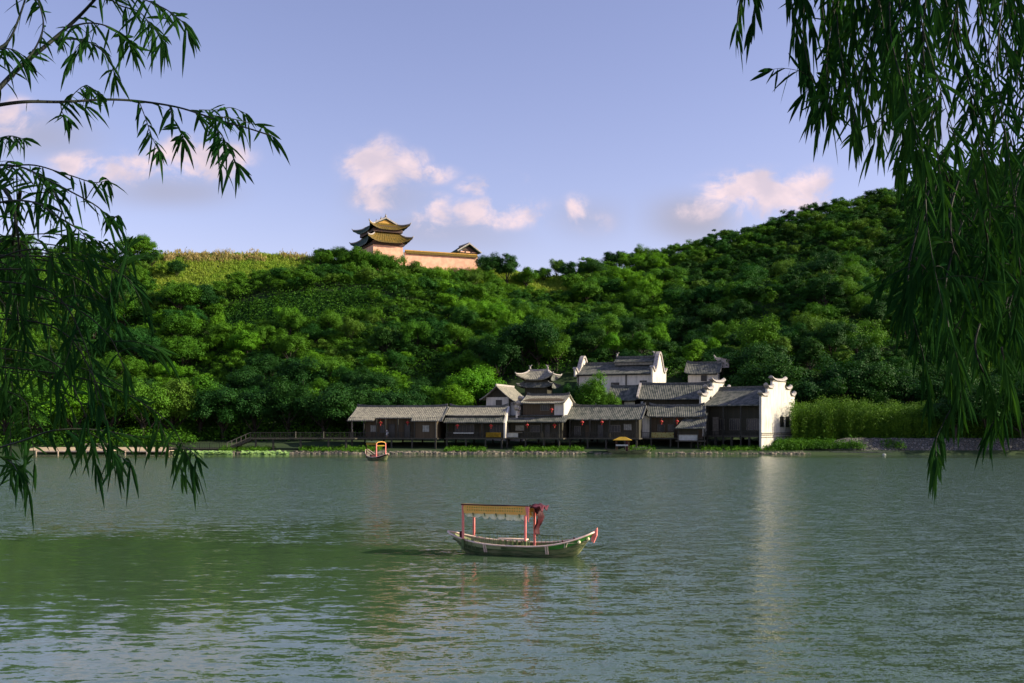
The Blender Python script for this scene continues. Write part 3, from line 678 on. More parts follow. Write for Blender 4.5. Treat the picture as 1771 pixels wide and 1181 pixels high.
# ---- I long roofed hall
root, L = house_root('timber_hall', 'wide timber hall whose long grey roof is streaked with sun, left of the stepped gables', 1112, 1222, 181, 14, 1.5)
D = 8.; zb = 1.5; ze = Z(690, 180) - zb; zr = Z(664.5, 184) - zb
wl = MB(); wl.box(0, L, 0, D, -.5, ze + .4); wl.prism([(0, ze + .4), (D, ze + .4), (D / 2, zr - .3)], 0, L, 'x'); wl.build('wall', 'wood', root)
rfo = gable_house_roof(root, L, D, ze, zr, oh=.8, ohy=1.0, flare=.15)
vg = MB(); vg.beam((-.9, -1.0, ze + .35), (-.9, D / 2, zr + .25), .38, .3); vg.build('gable_coping', 'coping', root)
window(root, 1.5, 3.0, ze - 2.2, ze - 1.0, nb=3); window(root, 6.0, 7.5, ze - 2.2, ze - 1.0, nb=3)
# ---- J low house with lanterns
root, L = house_root('stilt_house', 'low stilt house with a patterned yellow banner along its counter, right of a white panel', 1125, 1214, 173, 12, .7)
D = 6.; ze = Z(720, 171.5) - .7; zr = Z(702, 175) - .7
MB().box(-2.4, L + .2, -1.2, D, fz - .22, fz).build('deck', 'deck', root)
wl = MB(); wl.box(0, L, 0, D, fz, ze + .3); wl.prism([(0, ze + .3), (D, ze + .3), (D / 2, zr - .3)], 0, L, 'x'); wl.build('wall', 'wood_brown', root)
rfo = gable_house_roof(root, L, D, ze, zr, oh=.5, ohy=1.0, flare=.1)
MB().box(-2.1, -.15, -.35, -.2, fz, ze + .1).build('white_panel', 'white', root)
MB().box(-1.5, -1.38, -.42, -.352, fz, ze + .1).build('post', 'boat_red', root)
for x in (.1, 2.1, 4.1): MB().box(x - .1, x + .1, -1.0, -.8, fz, ze - .05).build('post', 'post', root)
MB().box(.2, 4.1, -1.05, -.55, fz + .0, fz + .95).build('counter', 'wood', root)
window(root, 1.2, 2.4, fz + 1.1, fz + 2.3, nb=3); window(root, 3.0, 4.0, fz + 1.1, fz + 2.3, nb=3)
stilts(root, (-2.2, .2, 3.5, 7, L - .2), -1.0, D - .5, -.8, fz - .22)
railing(root, -2.3, .1, -1.12, fz)
bm_, nb_, bb, out_ = new_mat('banner_pattern')
t_ = nb_.add('ShaderNodeTexCoord'); vo = nb_.add('ShaderNodeTexVoronoi'); vo.inputs['Scale'].default_value = 3.2; nb_.put(vo.inputs['Vector'], t_.outputs['Object'])
nb_.put(bb.inputs['Base Color'], nb_.ramp(vo.outputs['Distance'], [(0.18, (.35, .07, .03)), (.30, (.55, .50, .16)), (.7, (.60, .56, .24))])); bb.inputs['Roughness'].default_value = .9
M['banner_pattern'] = bm_
rows = [[(.25 + i * .2, -1.13 - .02 * math.sin(i), fz + .05 + j * .22) for i in range(20)] for j in range(5)]
o = MB().shell(rows, .02).build('patterned_banner', 'banner_pattern'); o.matrix_world = Matrix.Translation(root.location) @ Matrix.Rotation(-R(12), 4, 'Z')
tag(o, 'patterned yellow and red banner across the counter of the low lantern-hung house', 'banner')
# ---- K kiosk with lean-to roof
root, L = house_root('kiosk', 'little kiosk with white counter under a steep lean-to roof beside the stepped-gable house', 1172, 1207, 169.5, 12, .6)
D = 3.; zb = .6; ze = Z(740, 168) - zb; zr = Z(714, 172) - zb
MB().box(-.4, L + 1.3, -.1, D, FZ - .6 - .6, FZ - .42 - .6).build('deck', 'deck', root)
MB().box(0, L, .4, D, FZ - 1.0, ze + .2).build('wall', 'wood', root)
ribbed_roof(-.5, L + 1.2, -.6, 3.4, ze, zr, sag=.1, x0t=1.6, x1t=L + 1.6).build('roof', 'tile', root)
MB().box(0, L, .12, .38, FZ - 1.0, FZ - .1).build('counter', 'cloth_white', root)
MB().box(-.1, L + .1, .05, .42, FZ - .08, FZ + .02).build('counter_top', 'wood_pale', root)
for x in (.1, L, L + 1.1): MB().box(x - .08, x + .08, -.1, .05, -.8, ze + .1).build('post', 'post', root)
# ---- L right end house with stepped gables
root, L = house_root('stepped_gable_house', 'dark timber house between two white stepped gable walls at the right end of the row', 1219, 1320, 176, 38, .7)
D = 11.5; zb = .7; Yr = root.location.y - L * math.sin(R(38))
ze = Z(700.5, 172) - zb; zr = Z(670, 176) - zb; fz2 = Z(753, 172) - zb
MB().box(0, L - .02, -.9, D, fz2 - .3, fz2).build('deck', 'deck', root)
MB().box(.15, L - .02, .3, D, fz2, ze + .6).build('wall', 'wood', root)
rf = ribbed_roof(.15, L - .04, -1.4, D / 2, ze, zr, flare=0); q = ribbed_roof(.15, L - .04, D + .7, D / 2, ze, zr); rf.add(q.v, q.f); rfo = rf.build('roof', 'tile', root)
ridge_cap(.2, L - .1, D / 2, zr, lift=0).build('ridge_cap', 'ridge', rfo)
hz = [(-1.6, .9, Z(684, Yr) - zb), (.9, 3.0, Z(670.5, Yr + 1) - zb), (3.0, 8.6, Z(658, Yr + 3) - zb), (8.6, 10.9, Z(672, Yr + 5) - zb), (10.9, 12.6, Z(683, Yr + 6) - zb)]
w1 = stepped_wall(root, L, .4, D, 0, hz, fz2 - 2.8)
pl = MB()
for k, zz in enumerate((fz2 + .35, fz2 + .05, fz2 - .35)): pl.box(L + .402, L + .46 + .03 * (2 - k), -1.6, 12.6, zz, zz + .14)
pl.build('string_course', 'tile_pale', w1)
window(root, 6.1, 7.6, fz2 + 1.45, fz2 + 3.3, side='right', L=L + .4, m_='post', nb=1); window(root, 8.6, 10.1, fz2 + 1.45, fz2 + 3.3, side='right', L=L + .4, m_='post', nb=1)
hz = [(-1.6, .5, Z(684, 176) - zb), (.5, 2.7, Z(673, 177) - zb), (2.7, 7.3, Z(660.5, 179) - zb), (7.3, 9.4, Z(672, 181) - zb)]
stepped_wall(root, -.25, .38, D, 0, hz, fz2 - .2)
for x in (.9, L * .36, L * .66, L - .3): MB().box(x - .12, x + .12, -.9, -.66, fz2 - 2.6, ze + .15).build('post', 'post', root)
for k in range(3):
    xa = .9 + k * (L - 1.4) / 3; window(root, xa + .5, xa + (L - 1.4) / 3 - .4, fz2 + .9, fz2 + 2.9, y=.28, nb=6, pane='dark')
MB().box(1.6, 2.6, -.2, .28, fz2, fz2 + 3.2).build('door_panel', 'wood_pale', root)
stilts(root, (2.4, L * .5, L * .8), -.7, D - 1, -.8, fz2 - .3, .16)
railing(root, .6, L - .2, -.86, fz2, .7)
# ---- M small white building at the back right
root, L = house_root('white_house', 'small white house with patchy tiled roof against dark trees, upper right of the village', 1190, 1241, 200, 16, 4.5)
D = 7.; zb = 4.5; ze = Z(646, 199) - zb; zr = Z(628, 203) - zb
MB().box(0, L, 0, D, -2, ze + .2).build('wall', 'white', root); gable_house_roof(root, L, D, ze, zr, oh=.6, ohy=.8, flare=.3)
MB().box(-.02, L, -.1, -.01, ze - .25, ze).build('eave_beam', 'post', root)
window(root, L * .44, L * .64, ze - 1.5, ze - .3, y=-.01, m_='post', nb=1)
fm = MB(); fm.beam((L - .6, D / 2, zr + .9), (L + 2.2, D / 2 + 1, zr + .55), .5, .5); fm.tube([(L - .6, D / 2, zr + .9), (L - 1.0, D / 2, zr + 1.6)], [.3, .1], 6); fm.box(L - .4, L + 2, D / 2 - .1, D / 2 + .8, zr - 1, zr + .8)
fm.build('gable_top', 'coping', root)

# lanterns
for px, py, Y, lb in [(658, 731, 171.0, 'red lantern by the left window of the leftmost stilt house'), (705, 730.5, 170.6, 'red lantern beside the projecting bay of the leftmost stilt house'),
                      (791, 736, 170.0, 'bright red lantern at the left end of the two-tier-roofed house'), (849, 736, 169.2, 'red lantern above the plain yellow banner'),
                      (912, 735, 169.5, 'left red lantern under the lower eave of the two-storey house'), (959, 735, 169.0, 'right red lantern under the lower eave of the two-storey house'),
                      (954, 708, 170.4, 'red lantern on the upper floor of the two-storey house'), (1007, 730, 170.0, 'left red lantern of the pair under the long dark house eave'),
                      (1041, 730, 169.2, 'right red lantern of the pair under the long dark house eave'), (1144, 729, 171.2, 'red lantern above the patterned yellow banner'),
                      (1171, 728.5, 170.4, 'red lantern at the top of the kiosk lean-to roof')]:
    lantern(px, py, Y, lb)

# ------------------------------------------------------------------ hilltop temple hall, wall and gatehouse
Yp = 302.
zb = Z(452, Yp); u = Yp / F
root = empty('temple_hall', (X(659, Yp), Yp, zb), R(26), 'pink-walled temple hall on the hilltop with two tiers of yellow and green upswept roofs', 'temple')
a, b_ = 5.6, 7.6     # half sizes: local x (sunlit gable side) and y (long side)
zt = Z(424, Yp) - zb
body = MB(); body.box(-a + 1, a - 1, -b_ + 1, b_ - 1, -4, zt); body.build('wall', 'pink_wall', root)
MB().box(-a + 1.8, a - 1.8, -b_ + 1.8, b_ - 1.8, zt + .8, Z(396, Yp) - zb).build('upper_wall', 'bracket', root)
z1, z2 = Z(425, Yp) - zb, Z(409, Yp) - zb
hip_roof(root, a + .3, b_ + .3, a - 1.7, b_ - 1.7, z1, z2 + .1, 1.5, 1.0, ['glaze_yellow', 'glaze_green', 'glaze_green', 'glaze_green'], 'coping', th=.35, name='lower_roof', r=.22, ribs=.05)
br = MB(); br.box(-a + .6, a - .6, -b_ + .6, b_ - .6, z1 - .9, z1 - .1); br.build('lower_bracket', 'bracket', root)
z3, z4 = Z(402, Yp) - zb, Z(391, Yp) - zb
hip_roof(root, a - .5, b_ - .5, a - 2.2, b_ - 3.2, z3, z4, 1.5, 1.2, ['glaze_yellow', 'glaze_green', 'glaze_green', 'glaze_green'], 'coping', th=.35, name='upper_roof', r=.2, ribs=.05)
MB().box(-a + 1.0, a - 1.0, -b_ + 1.0, b_ - 1.0, z3 - 1.0, z3 - .1).build('upper_bracket', 'bracket', root)
z5 = Z(382, Yp) - zb; hx = a - 2.2; hy = b_ - 3.0
for sg in (-1, 1):
    rows = []
    for j in range(6):
        t = j / 5; x = sg * hx * (1 - t); zz = z4 - .1 + (z5 - z4) * (t ** .85) 
        rows.append([(x, yy_, zz + (.05 if k % 2 else -.05)) for k, yy_ in enumerate(np.linspace(-hy, hy, 26))])
    if sg > 0: rows = [list(reversed(r)) for r in rows]
    MB().shell(rows, .3).build('gable_roof', 'glaze_green', root)
gb = MB(); gb.prism([(-hx + .3, z4 - .1), (hx - .3, z4 - .1), (0, z5 - .45)], -hy + .25, -hy + .45, 'y'); gb.prism([(-hx + .3, z4 - .1), (hx - .3, z4 - .1), (0, z5 - .45)], hy - .45, hy - .25, 'y'); gb.build('gable_panel', 'ochre', root)
for sy_ in (-hy, hy):
    bg_ = MB()
    for sg in (-1, 1): bg_.beam((sg * (hx + .4), sy_, z4 - .15), (0, sy_, z5 + .12), .35, .4)
    bg_.build('gable_ridge', 'coping', root)
rc = MB(); rc.box(-.2, .2, -hy, hy, z5, z5 + .45); rc.build('ridge_cap', 'glaze_green', root)
for yy_ in (-hy + .2, 0, hy - .2):
    fm = MB(); fm.tube([(0, yy_, z5 + .3), (0, yy_ - .1, z5 + .9), (0, yy_ + .15, z5 + 1.35)], [.34, .24, .08], 6); fm.build('ridge_ornament', 'coping', root, smooth=True)
# wall
pw0 = P(701, 433, 299); pw1 = P(826, 441, 309)
dd = (pw1 - pw0); Lw = math.hypot(dd.x, dd.y); rzw = math.atan2(dd.y, dd.x)
root = empty('temple_wall', (pw0.x, pw0.y, pw0.z - 3.0), rzw, 'long low pink wall with yellow tile coping running right from the temple hall', 'wall')
sl = (dd.z) / Lw
q = MB(); q.add([(0, 0, -4), (Lw, 0, -5), (Lw, 0, 2.4 + sl * Lw), (0, 0, 2.4), (0, .5, -4), (Lw, .5, -5), (Lw, .5, 2.4 + sl * Lw), (0, .5, 2.4)], [(0, 1, 2, 3), (5, 4, 7, 6), (0, 3, 7, 4), (1, 5, 6, 2), (3, 2, 6, 7), (0, 4, 5, 1)])
q.build('wall_face', 'pink_wall', root)
rows = []
for (yy_, zz) in ((-.55, 2.3), (.25, 3.0), (1.05, 2.3)):
    rows.append([(Lw * i / 80, yy_, zz + sl * Lw * i / 80 + (.04 if i % 2 else -.04)) for i in range(81)])
MB().shell(rows, .2).build('coping', 'glaze_yellow', root)
q = MB(); q.beam((0, .25, 3.1), (Lw, .25, 3.1 + sl * Lw), .25, .3); q.build('ridge_cap', 'ochre', root)
q = MB(); q.box(1, 14, 8, 9, 0, 3.9); q.build('rear_parapet', 'coping', root)
# gatehouse
Yg = 318.
root = empty('gatehouse', (X(803, Yg), Yg, Z(447, Yg)), R(30), 'small open gatehouse with green gabled roof at the right end of the temple wall', 'gatehouse')
zb = Z(447, Yg); ze = Z(436.5, Yg) - zb; zr = Z(424.5, Yg) - zb
for x in (-2.9, -1, 1, 2.9):
    for y in (-2.6, 2.6): MB().box(x - .2, x + .2, y - .2, y + .2, -2, ze).build('post', 'bracket', root)
MB().box(-3.2, 3.2, -2.7, 2.7, ze - .5, ze - .1).build('beam', 'pink_wall', root)
for sg in (-1, 1):
    rows = []
    for j in range(6):
        t = j / 5; x = sg * 4.1 * (1 - t); zz = ze - .3 + (zr - ze + .3) * (t ** 1.15)
        rows.append([(x, yy_, zz + (.04 if k % 2 else -.04)) for k, yy_ in enumerate(np.linspace(-3.6, 3.6, 30))])
    if sg > 0: rows = [list(reversed(r)) for r in rows]
    MB().shell(rows, .25).build('roof', 'glaze_green', root)
q = MB()
for sg in (-1, 1): q.beam((sg * 4.3, -3.6, ze - .3), (0, -3.6, zr + .1), .3, .35)
q.box(-.18, .18, -3.7, 3.6, zr, zr + .4); q.build('ridge_cap', 'coping', root)
q = MB(); q.prism([(-2.6, ze + .1), (2.6, ze + .1), (0, zr - .7)], -2.75, -2.55, 'y'); q.build('gable_panel', 'bracket', root)

# ------------------------------------------------------------------ waterfront
# stone rim along the shore: many rough stones laid as one edging
def stones(name, pts, label, m_, smin, smax, cat='stone edging', kind='structure'):
    q = MB()
    for (x, y, z) in pts:
        s_ = random.uniform(smin, smax); a = random.random() * 6
        ring = []
        for lv, rr in ((-.5, .8), (0, 1.0), (.35, .65)):
            ring.append([(x + math.cos(a + k * 1.047) * s_ * rr * random.uniform(.8, 1.2) * 1.4, y + math.sin(a + k * 1.047) * s_ * rr * random.uniform(.8, 1.2), z + s_ * lv * .9) for k in range(6)])
        q.add(ring[0] + ring[1] + ring[2], [(i, (i + 1) % 6, 6 + (i + 1) % 6, 6 + i) for i in range(6)] + [(6 + i, 6 + (i + 1) % 6, 12 + (i + 1) % 6, 12 + i) for i in range(6)] + [tuple(range(12, 18))])
    o = q.build(name, m_); tag(o, label, cat, kind=kind); return o
def shoreY(x): 
    lo_, hi_ = 163., 169.
    for _ in range(14):
        mid = (lo_ + hi_) / 2
        if gz(x, mid) > 0: hi_ = mid
        else: lo_ = mid
    return lo_
pts = []
x = X(300, 166)
while x < X(1400, 166):
    sy = shoreY(x)
    for k in range(3): pts.append((x + random.uniform(-.2, .2), sy + .1 + k * .45 + random.uniform(-.2, .2), .10 + .14 * k))
    x += random.uniform(.35, .6)
stones('shore_stones', pts, 'pale rough stones edging the water in front of the stilt houses', 'stone', .18, .42, 'stones', 'stuff')
# sloping stone embankment on the right
q = MB(); rows = []
xs_ = np.arange(X(1392, 168), 150, .7)
for j, (dy_, zz) in enumerate(((0, -.4), (.4, .15), (1.0, .55), (1.8, 1.2), (2.6, 1.85), (3.3, 2.45), (4.2, 2.6), (6, 2.5))):
    rows.append([(float(x), 166.2 + dy_ + random.uniform(-.07, .07), min(1, .35 + (x - xs_[0]) / 12) * zz + random.uniform(-.07, .07)) for x in xs_])
q.grid(rows)
m, n, b, out = new_mat('rubble')
t_ = n.add('ShaderNodeTexCoord'); vo = n.add('ShaderNodeTexVoronoi'); vo.inputs['Scale'].default_value = 1.9; n.put(vo.inputs['Vector'], t_.outputs['Object'])
vd = n.add('ShaderNodeTexVoronoi', feature='DISTANCE_TO_EDGE'); vd.inputs['Scale'].default_value = 1.9; n.put(vd.inputs['Vector'], t_.outputs['Object'])
cc = n.mix(n.smooth(vd.outputs['Distance'], .02, .1), (.03, .035, .03, 1), n.mix(vo.outputs['Color'], (.055, .060, .052, 1), (.15, .15, .135, 1)))
n.put(b.inputs['Base Color'], cc); b.inputs['Roughness'].default_value = .9
bp = n.add('ShaderNodeBump'); bp.inputs['Distance'].default_value = .15; n.put(bp.inputs['Height'], n.smooth(vd.outputs['Distance'], 0, .2)); n.l.new(bp.outputs[0], b.inputs['Normal'])
M['rubble'] = m
o = q.build('stone_embankment', 'rubble'); tag(o, 'sloping rubble stone embankment below the bamboo at the right', 'embankment')
# ledge of dressed stone at the foot of right houses
q = MB()
x = X(1125, 167.5)
while x < X(1560, 167.5):
    l = random.uniform(.9, 1.7); q.box(x, x + l - .04, 166.0 + random.uniform(-.06, .06), 167.2, -.3, .38 + random.uniform(-.03, .03)); x += l
o = q.build('stone_ledge', 'stone_dark'); tag(o, 'low grey stone ledge at the waterline below the stepped-gable house', 'ledge')

# left jetty
Yj = 164.5
def jetty(px0, px1, label, rails):
    x0, x1 = X(px0, Yj), X(px1, Yj)
    root = empty('wooden_jetty', (x0, Yj, 0), 0, label, 'jetty', 'pale lakeside jetties'); L = x1 - x0
    d = MB(); k = 0; x = 0
    while x < L - .05:
        d.box(x, min(L, x + .22), 0, 2.2, .52 + .004 * (k % 3), .60 + .004 * (k % 3)); x += .25; k += 1
    d.build('deck', 'jetty', root)
    MB().box(0, L, -.08, -.005, .36, .56).build('edge_board', 'jetty', root)
    nn = max(2, int(L / 2.6) + 1)
    for i in range(nn):
        x = .1 + (L - .2) * i / (nn - 1)
        MB().box(x - .09, x + .09, -.20, -.09, -.8, 1.75 if rails else .5).build('pile', 'jetty', root)
    if rails:
        r_ = MB()
        for zz in (.95, 1.3, 1.65): r_.box(0, L, -.26, -.205, zz, zz + .09)
        r_.build('rail', 'jetty', root)
jetty(62, 140, 'leftmost pale jetty, seen through the willow leaves', False)
jetty(148, 192, 'pale jetty with three horizontal rails near the left edge', True)
jetty(216, 293, 'right-hand pale jetty, a plain low deck at the left shore', False)
q = MB(); rows = [[(x, y_, gz(x, y_) + .06) for x in np.arange(X(40, 167), X(292, 167), 1.0)] for y_ in np.arange(166.9, 171.5, .5)]
q.grid(rows); o = q.build('path', 'path'); tag(o, 'sandy lakeside path behind the jetties', 'path', kind='structure')
# dark low boardwalk, steps and raised walkway
Yw = 169.
xA, xB, xC, xD = X(296, Yw), X(396, Yw), X(436, Yw), X(616, Yw)
root = empty('boardwalk', (xA, Yw, 0), 0, 'dark lakeside boardwalk climbing by steps to a raised walkway left of the houses', 'walkway')
L1, L2, L3 = xB - xA, xC - xA, xD - xA
MB().box(0, L1, -1.2, 1, .72, .88).build('lower_deck', 'deck', root); railing(root, 0, L1 - .1, -1.15, .88, name='lower_railing')
MB().box(L2, L3, -1.2, 1.2, FZ - .2, FZ).build('upper_deck', 'deck', root); railing(root, L2, L3, -1.15, FZ, 1.0, name='upper_railing')
st = MB(); ns = 10
for i in range(ns): st.box(L1 + (L2 - L1) * i / ns, L1 + (L2 - L1) * (i + 1) / ns + .02, -1.0, 1, .6 + (FZ - .9) * (i) / ns, .88 + (FZ - .88) * (i + 1) / ns - .004)
st.build('steps', 'deck', root)
hr = MB()
for dz in (.15, .95): hr.beam((L1, -1.12, .88 + dz), (L2, -1.12, FZ + dz), .08, .1)
for i in range(6): x = L1 + (L2 - L1) * i / 5; zz = .88 + (FZ - .88) * i / 5; hr.box(x - .05, x + .05, -1.16, -1.08, zz, zz + .95)
hr.build('stair_handrail', 'wood_pale', root)
for px in (445, 475, 522, 570, 600):
    x = X(px, Yw) - xA
    MB().box(x - .14, x + .14, -1.1, -.82, -.6, FZ - .2).build('pile', 'post', root)
for px in (514, 562): x = X(px, Yw) - xA; MB().box(x - .07, x + .07, -1.27, -1.2, FZ, FZ + 1.1).build('railing_post', 'wood_pale', root)
# lotus leaves
C = []; Nn = []
for (p0, p1, dens) in ((300, 400, 520), (418, 500, 300)):
    for _ in range(dens):
        px = random.uniform(p0, p1); y_ = random.uniform(161.5, 165.8); C.append((X(px, y_), y_, random.uniform(.05, .5) if random.random() < .6 else .02)); Nn.append((random.gauss(.3, .3), random.gauss(-.35, .3), 1))
C = np.array(C); Nn = np.array(Nn)
V4 = []
ang = np.linspace(0, 2 * np.pi, 9)
for c, nn in zip(C, Nn):
    nn = nn / np.linalg.norm(nn); t1 = np.cross(nn, (0, 1, 0)); t1 /= np.linalg.norm(t1); t2 = np.cross(nn, t1); r_ = random.uniform(.16, .34)
    ring = [c + r_ * (math.cos(a) * t1 + math.sin(a) * t2) for a in ang]
    for k in range(0, 8, 2): V4.append([c - nn * r_ * .2, ring[k], ring[k + 1], ring[k + 2]])
o = link_mesh('lotus_leaves', quads_mesh('lotus_leaves', np.array(V4), 'lotus')); tag(o, 'pale green lotus leaves floating along the left shore', 'lotus', kind='stuff')

# ------------------------------------------------------------------ vegetation stuff on the ground
def clump_field(px0, px1, y0, y1, count, cond, lsz, per, spread, hgt, upn=.4):
    """leaf clumps over the terrain"""
    out = []
    Yc = rng.uniform(y0, y1, count * 3); PX = rng.uniform(px0, px1, count * 3); Xc = (PX - CX) / F * Yc
    keep = cond(PX, Yc, Xc); Xc, Yc, PX = Xc[keep][:count], Yc[keep][:count], PX[keep][:count]
    Zc = ground(Xc, Yc); n_ = len(Xc)
    s_ = rng.uniform(.55, 1.3, n_)
    d = rng.normal(size=(n_, per, 3)); d /= np.linalg.norm(d, axis=2, keepdims=True); d[..., 2] = np.abs(d[..., 2])
    rad = rng.uniform(.55, 1.0, (n_, per, 1)) ** .6
    off = d * rad * s_[:, None, None] * np.array([spread, spread, hgt])
    C = np.stack([Xc, Yc, Zc], -1)[:, None, :] + off
    Nr = d + rng.normal(size=d.shape) * .55 + np.array([0, 0, upn])
    return C.reshape(-1, 3), Nr.reshape(-1, 3)
def meadow_zone(PX, Y, Xw):
    nzz = vnoise(Xw, Y, 12, 9)
    rid = np.interp(PX, RD[:, 0], RD[:, 1]); v = (Y - HS) / (rid - HS)
    a = (PX > 262) & (PX < 545) & (v > .86 - .10 * nzz - .12 * np.clip((545 - PX) / 200, 0, 1)) & (v < 1.08)
    b = (PX > 700) & (PX < 1010) & (v > .88) & (v < 1.03) & (nzz > .25)
    return a | b
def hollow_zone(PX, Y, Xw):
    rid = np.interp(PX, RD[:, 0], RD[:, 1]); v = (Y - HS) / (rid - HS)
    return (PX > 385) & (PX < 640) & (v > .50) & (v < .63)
def house_zone(PX, Y):
    return ((PX > 600) & (PX < 835) & (Y < 186)) | ((PX >= 835) & (PX < 1275) & (Y < 209)) | ((PX >= 1200) & (PX < 1400) & (Y < 191)) | (Y < 172)
C, Nn = clump_field(-80, 1850, 172, 352, 17000, lambda p, y, x: ~meadow_zone(p, y, x) & ~house_zone(p, y) & ~((p > 330) & (p < 625) & (y < 182)), .4, 40, 2.2, 3.0)
me = quads_mesh('hillside_shrubs', leaf_quads(C, Nn, rng.uniform(.28, .58, len(C)), rng.uniform(.18, .36, len(C))), 'shrub')
tag(link_mesh('hillside_shrubs', me), 'dense green undergrowth covering the hillside between the trees', 'undergrowth', kind='stuff')
C, Nn = clump_field(255, 1010, 255, 330, 9500, meadow_zone, .4, 16, 1.0, 1.1, .1)
me = quads_mesh('meadow_grass', leaf_quads(C, Nn * np.array([1, 1, .4]), rng.uniform(.5, 1.1, len(C)), rng.uniform(.12, .26, len(C)), up_bias=(0, 0, 3)), 'meadow')
tag(link_mesh('meadow_grass', me), 'tall yellow-green meadow grass on the hilltop', 'grass', kind='stuff')
def reed_zone(p, y, x):
    rid = np.interp(p, RD[:, 0], RD[:, 1]); v = (y - HS) / (rid - HS)
    return (((p > 285) & (p < 470) & (v > .955) & (v < 1.0)) | ((p > 470) & (p < 530) & (v > .98) & (v < 1.0))) & (vnoise(x, y, 5, 21) > .38)
C, Nn = clump_field(280, 540, 270, 305, 900, reed_zone, .4, 22, .8, 2.2, 0)
me = quads_mesh('dry_reeds', leaf_quads(C, Nn * np.array([1, 1, .3]), rng.uniform(.6, 1.3, len(C)), rng.uniform(.12, .24, len(C)), up_bias=(0, 0, 4)), 'reed')
tag(link_mesh('dry_reeds', me), 'dry tan reeds along the left skyline', 'reeds', kind='stuff')
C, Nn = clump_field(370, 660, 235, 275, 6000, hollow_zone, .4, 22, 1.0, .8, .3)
me = quads_mesh('ground_cover', leaf_quads(C, Nn, rng.uniform(.25, .5, len(C)), rng.uniform(.18, .34, len(C))), 'leaf_dark')  # dark leaf tone paints the shade lying in the hollow
tag(link_mesh('ground_cover', me), 'low creepers covering the slope hollow, its shade painted in their dark green', 'ground cover', kind='stuff')
# shoreline grass in front of the houses and weeds under the embankment
C, Nn = clump_field(380, 1390, 166.3, 170.5, 1100, lambda p, y, x: (vnoise(x, y * 0, 6, 31) > .35), .3, 14, .5, .6, .2)
me = quads_mesh('bank_grass', leaf_quads(C, Nn, rng.uniform(.2, .5, len(C)), rng.uniform(.06, .14, len(C)), up_bias=(0, 0, 2)), 'leaf_mid')
tag(link_mesh('bank_grass', me), 'short grass on the bank under the stilt houses', 'grass', kind='stuff')
C, Nn = clump_field(1340, 1560, 167.0, 172.0, 420, lambda p, y, x: (vnoise(x, y, 4, 33) > .3), .3, 40, .9, 1.3, .2)
C[:, 2] += .3
me = quads_mesh('bank_weeds', leaf_quads(C, Nn, rng.uniform(.25, .5, len(C)), rng.uniform(.08, .16, len(C))), 'shrub')
tag(link_mesh('bank_weeds', me), 'dark weeds spilling over the bank right of the stepped-gable house', 'weeds', kind='stuff')
# bamboo thicket on the right
out = []; nst = 2300; cul = MB()
PXb = rng.uniform(1372, 1900, nst); Yb = rng.uniform(171.5, 181, nst); Xb = (PXb - CX) / F * Yb
hb = 4.0 + 2.6 * vnoise(Xb, Yb * 0, 5.2, 4) + 2.2 * vnoise(Xb, Yb, 1.6, 6) + rng.uniform(-1.2, 1.0, nst) - np.clip((Xb - 75) / 20, 0, 1) * 1.5
per = 110
tt = rng.uniform(0, 1, (nst, per)) ** .85
lean = rng.normal(size=(nst, 1, 2)) * .35
Cb = np.stack([Xb[:, None] + rng.normal(size=(nst, per)) * (.16 + .22 * tt) + lean[..., 0] * tt, Yb[:, None] + rng.normal(size=(nst, per)) * (.16 + .22 * tt) + lean[..., 1] * tt, 2.0 + hb[:, None] * tt], -1).reshape(-1, 3)
Nb = rng.normal(size=Cb.shape) + np.array([.3, -.3, .6])
me = quads_mesh('bamboo_thicket', leaf_quads(Cb, Nb, rng.uniform(.22, .42, len(Cb)), rng.uniform(.07, .13, len(Cb)), up_bias=(0, 0, -.6)), 'leaf_bamboo')
tag(link_mesh('bamboo_thicket', me), 'bamboo thicket with bright tops along the right bank', 'bamboo', kind='stuff')

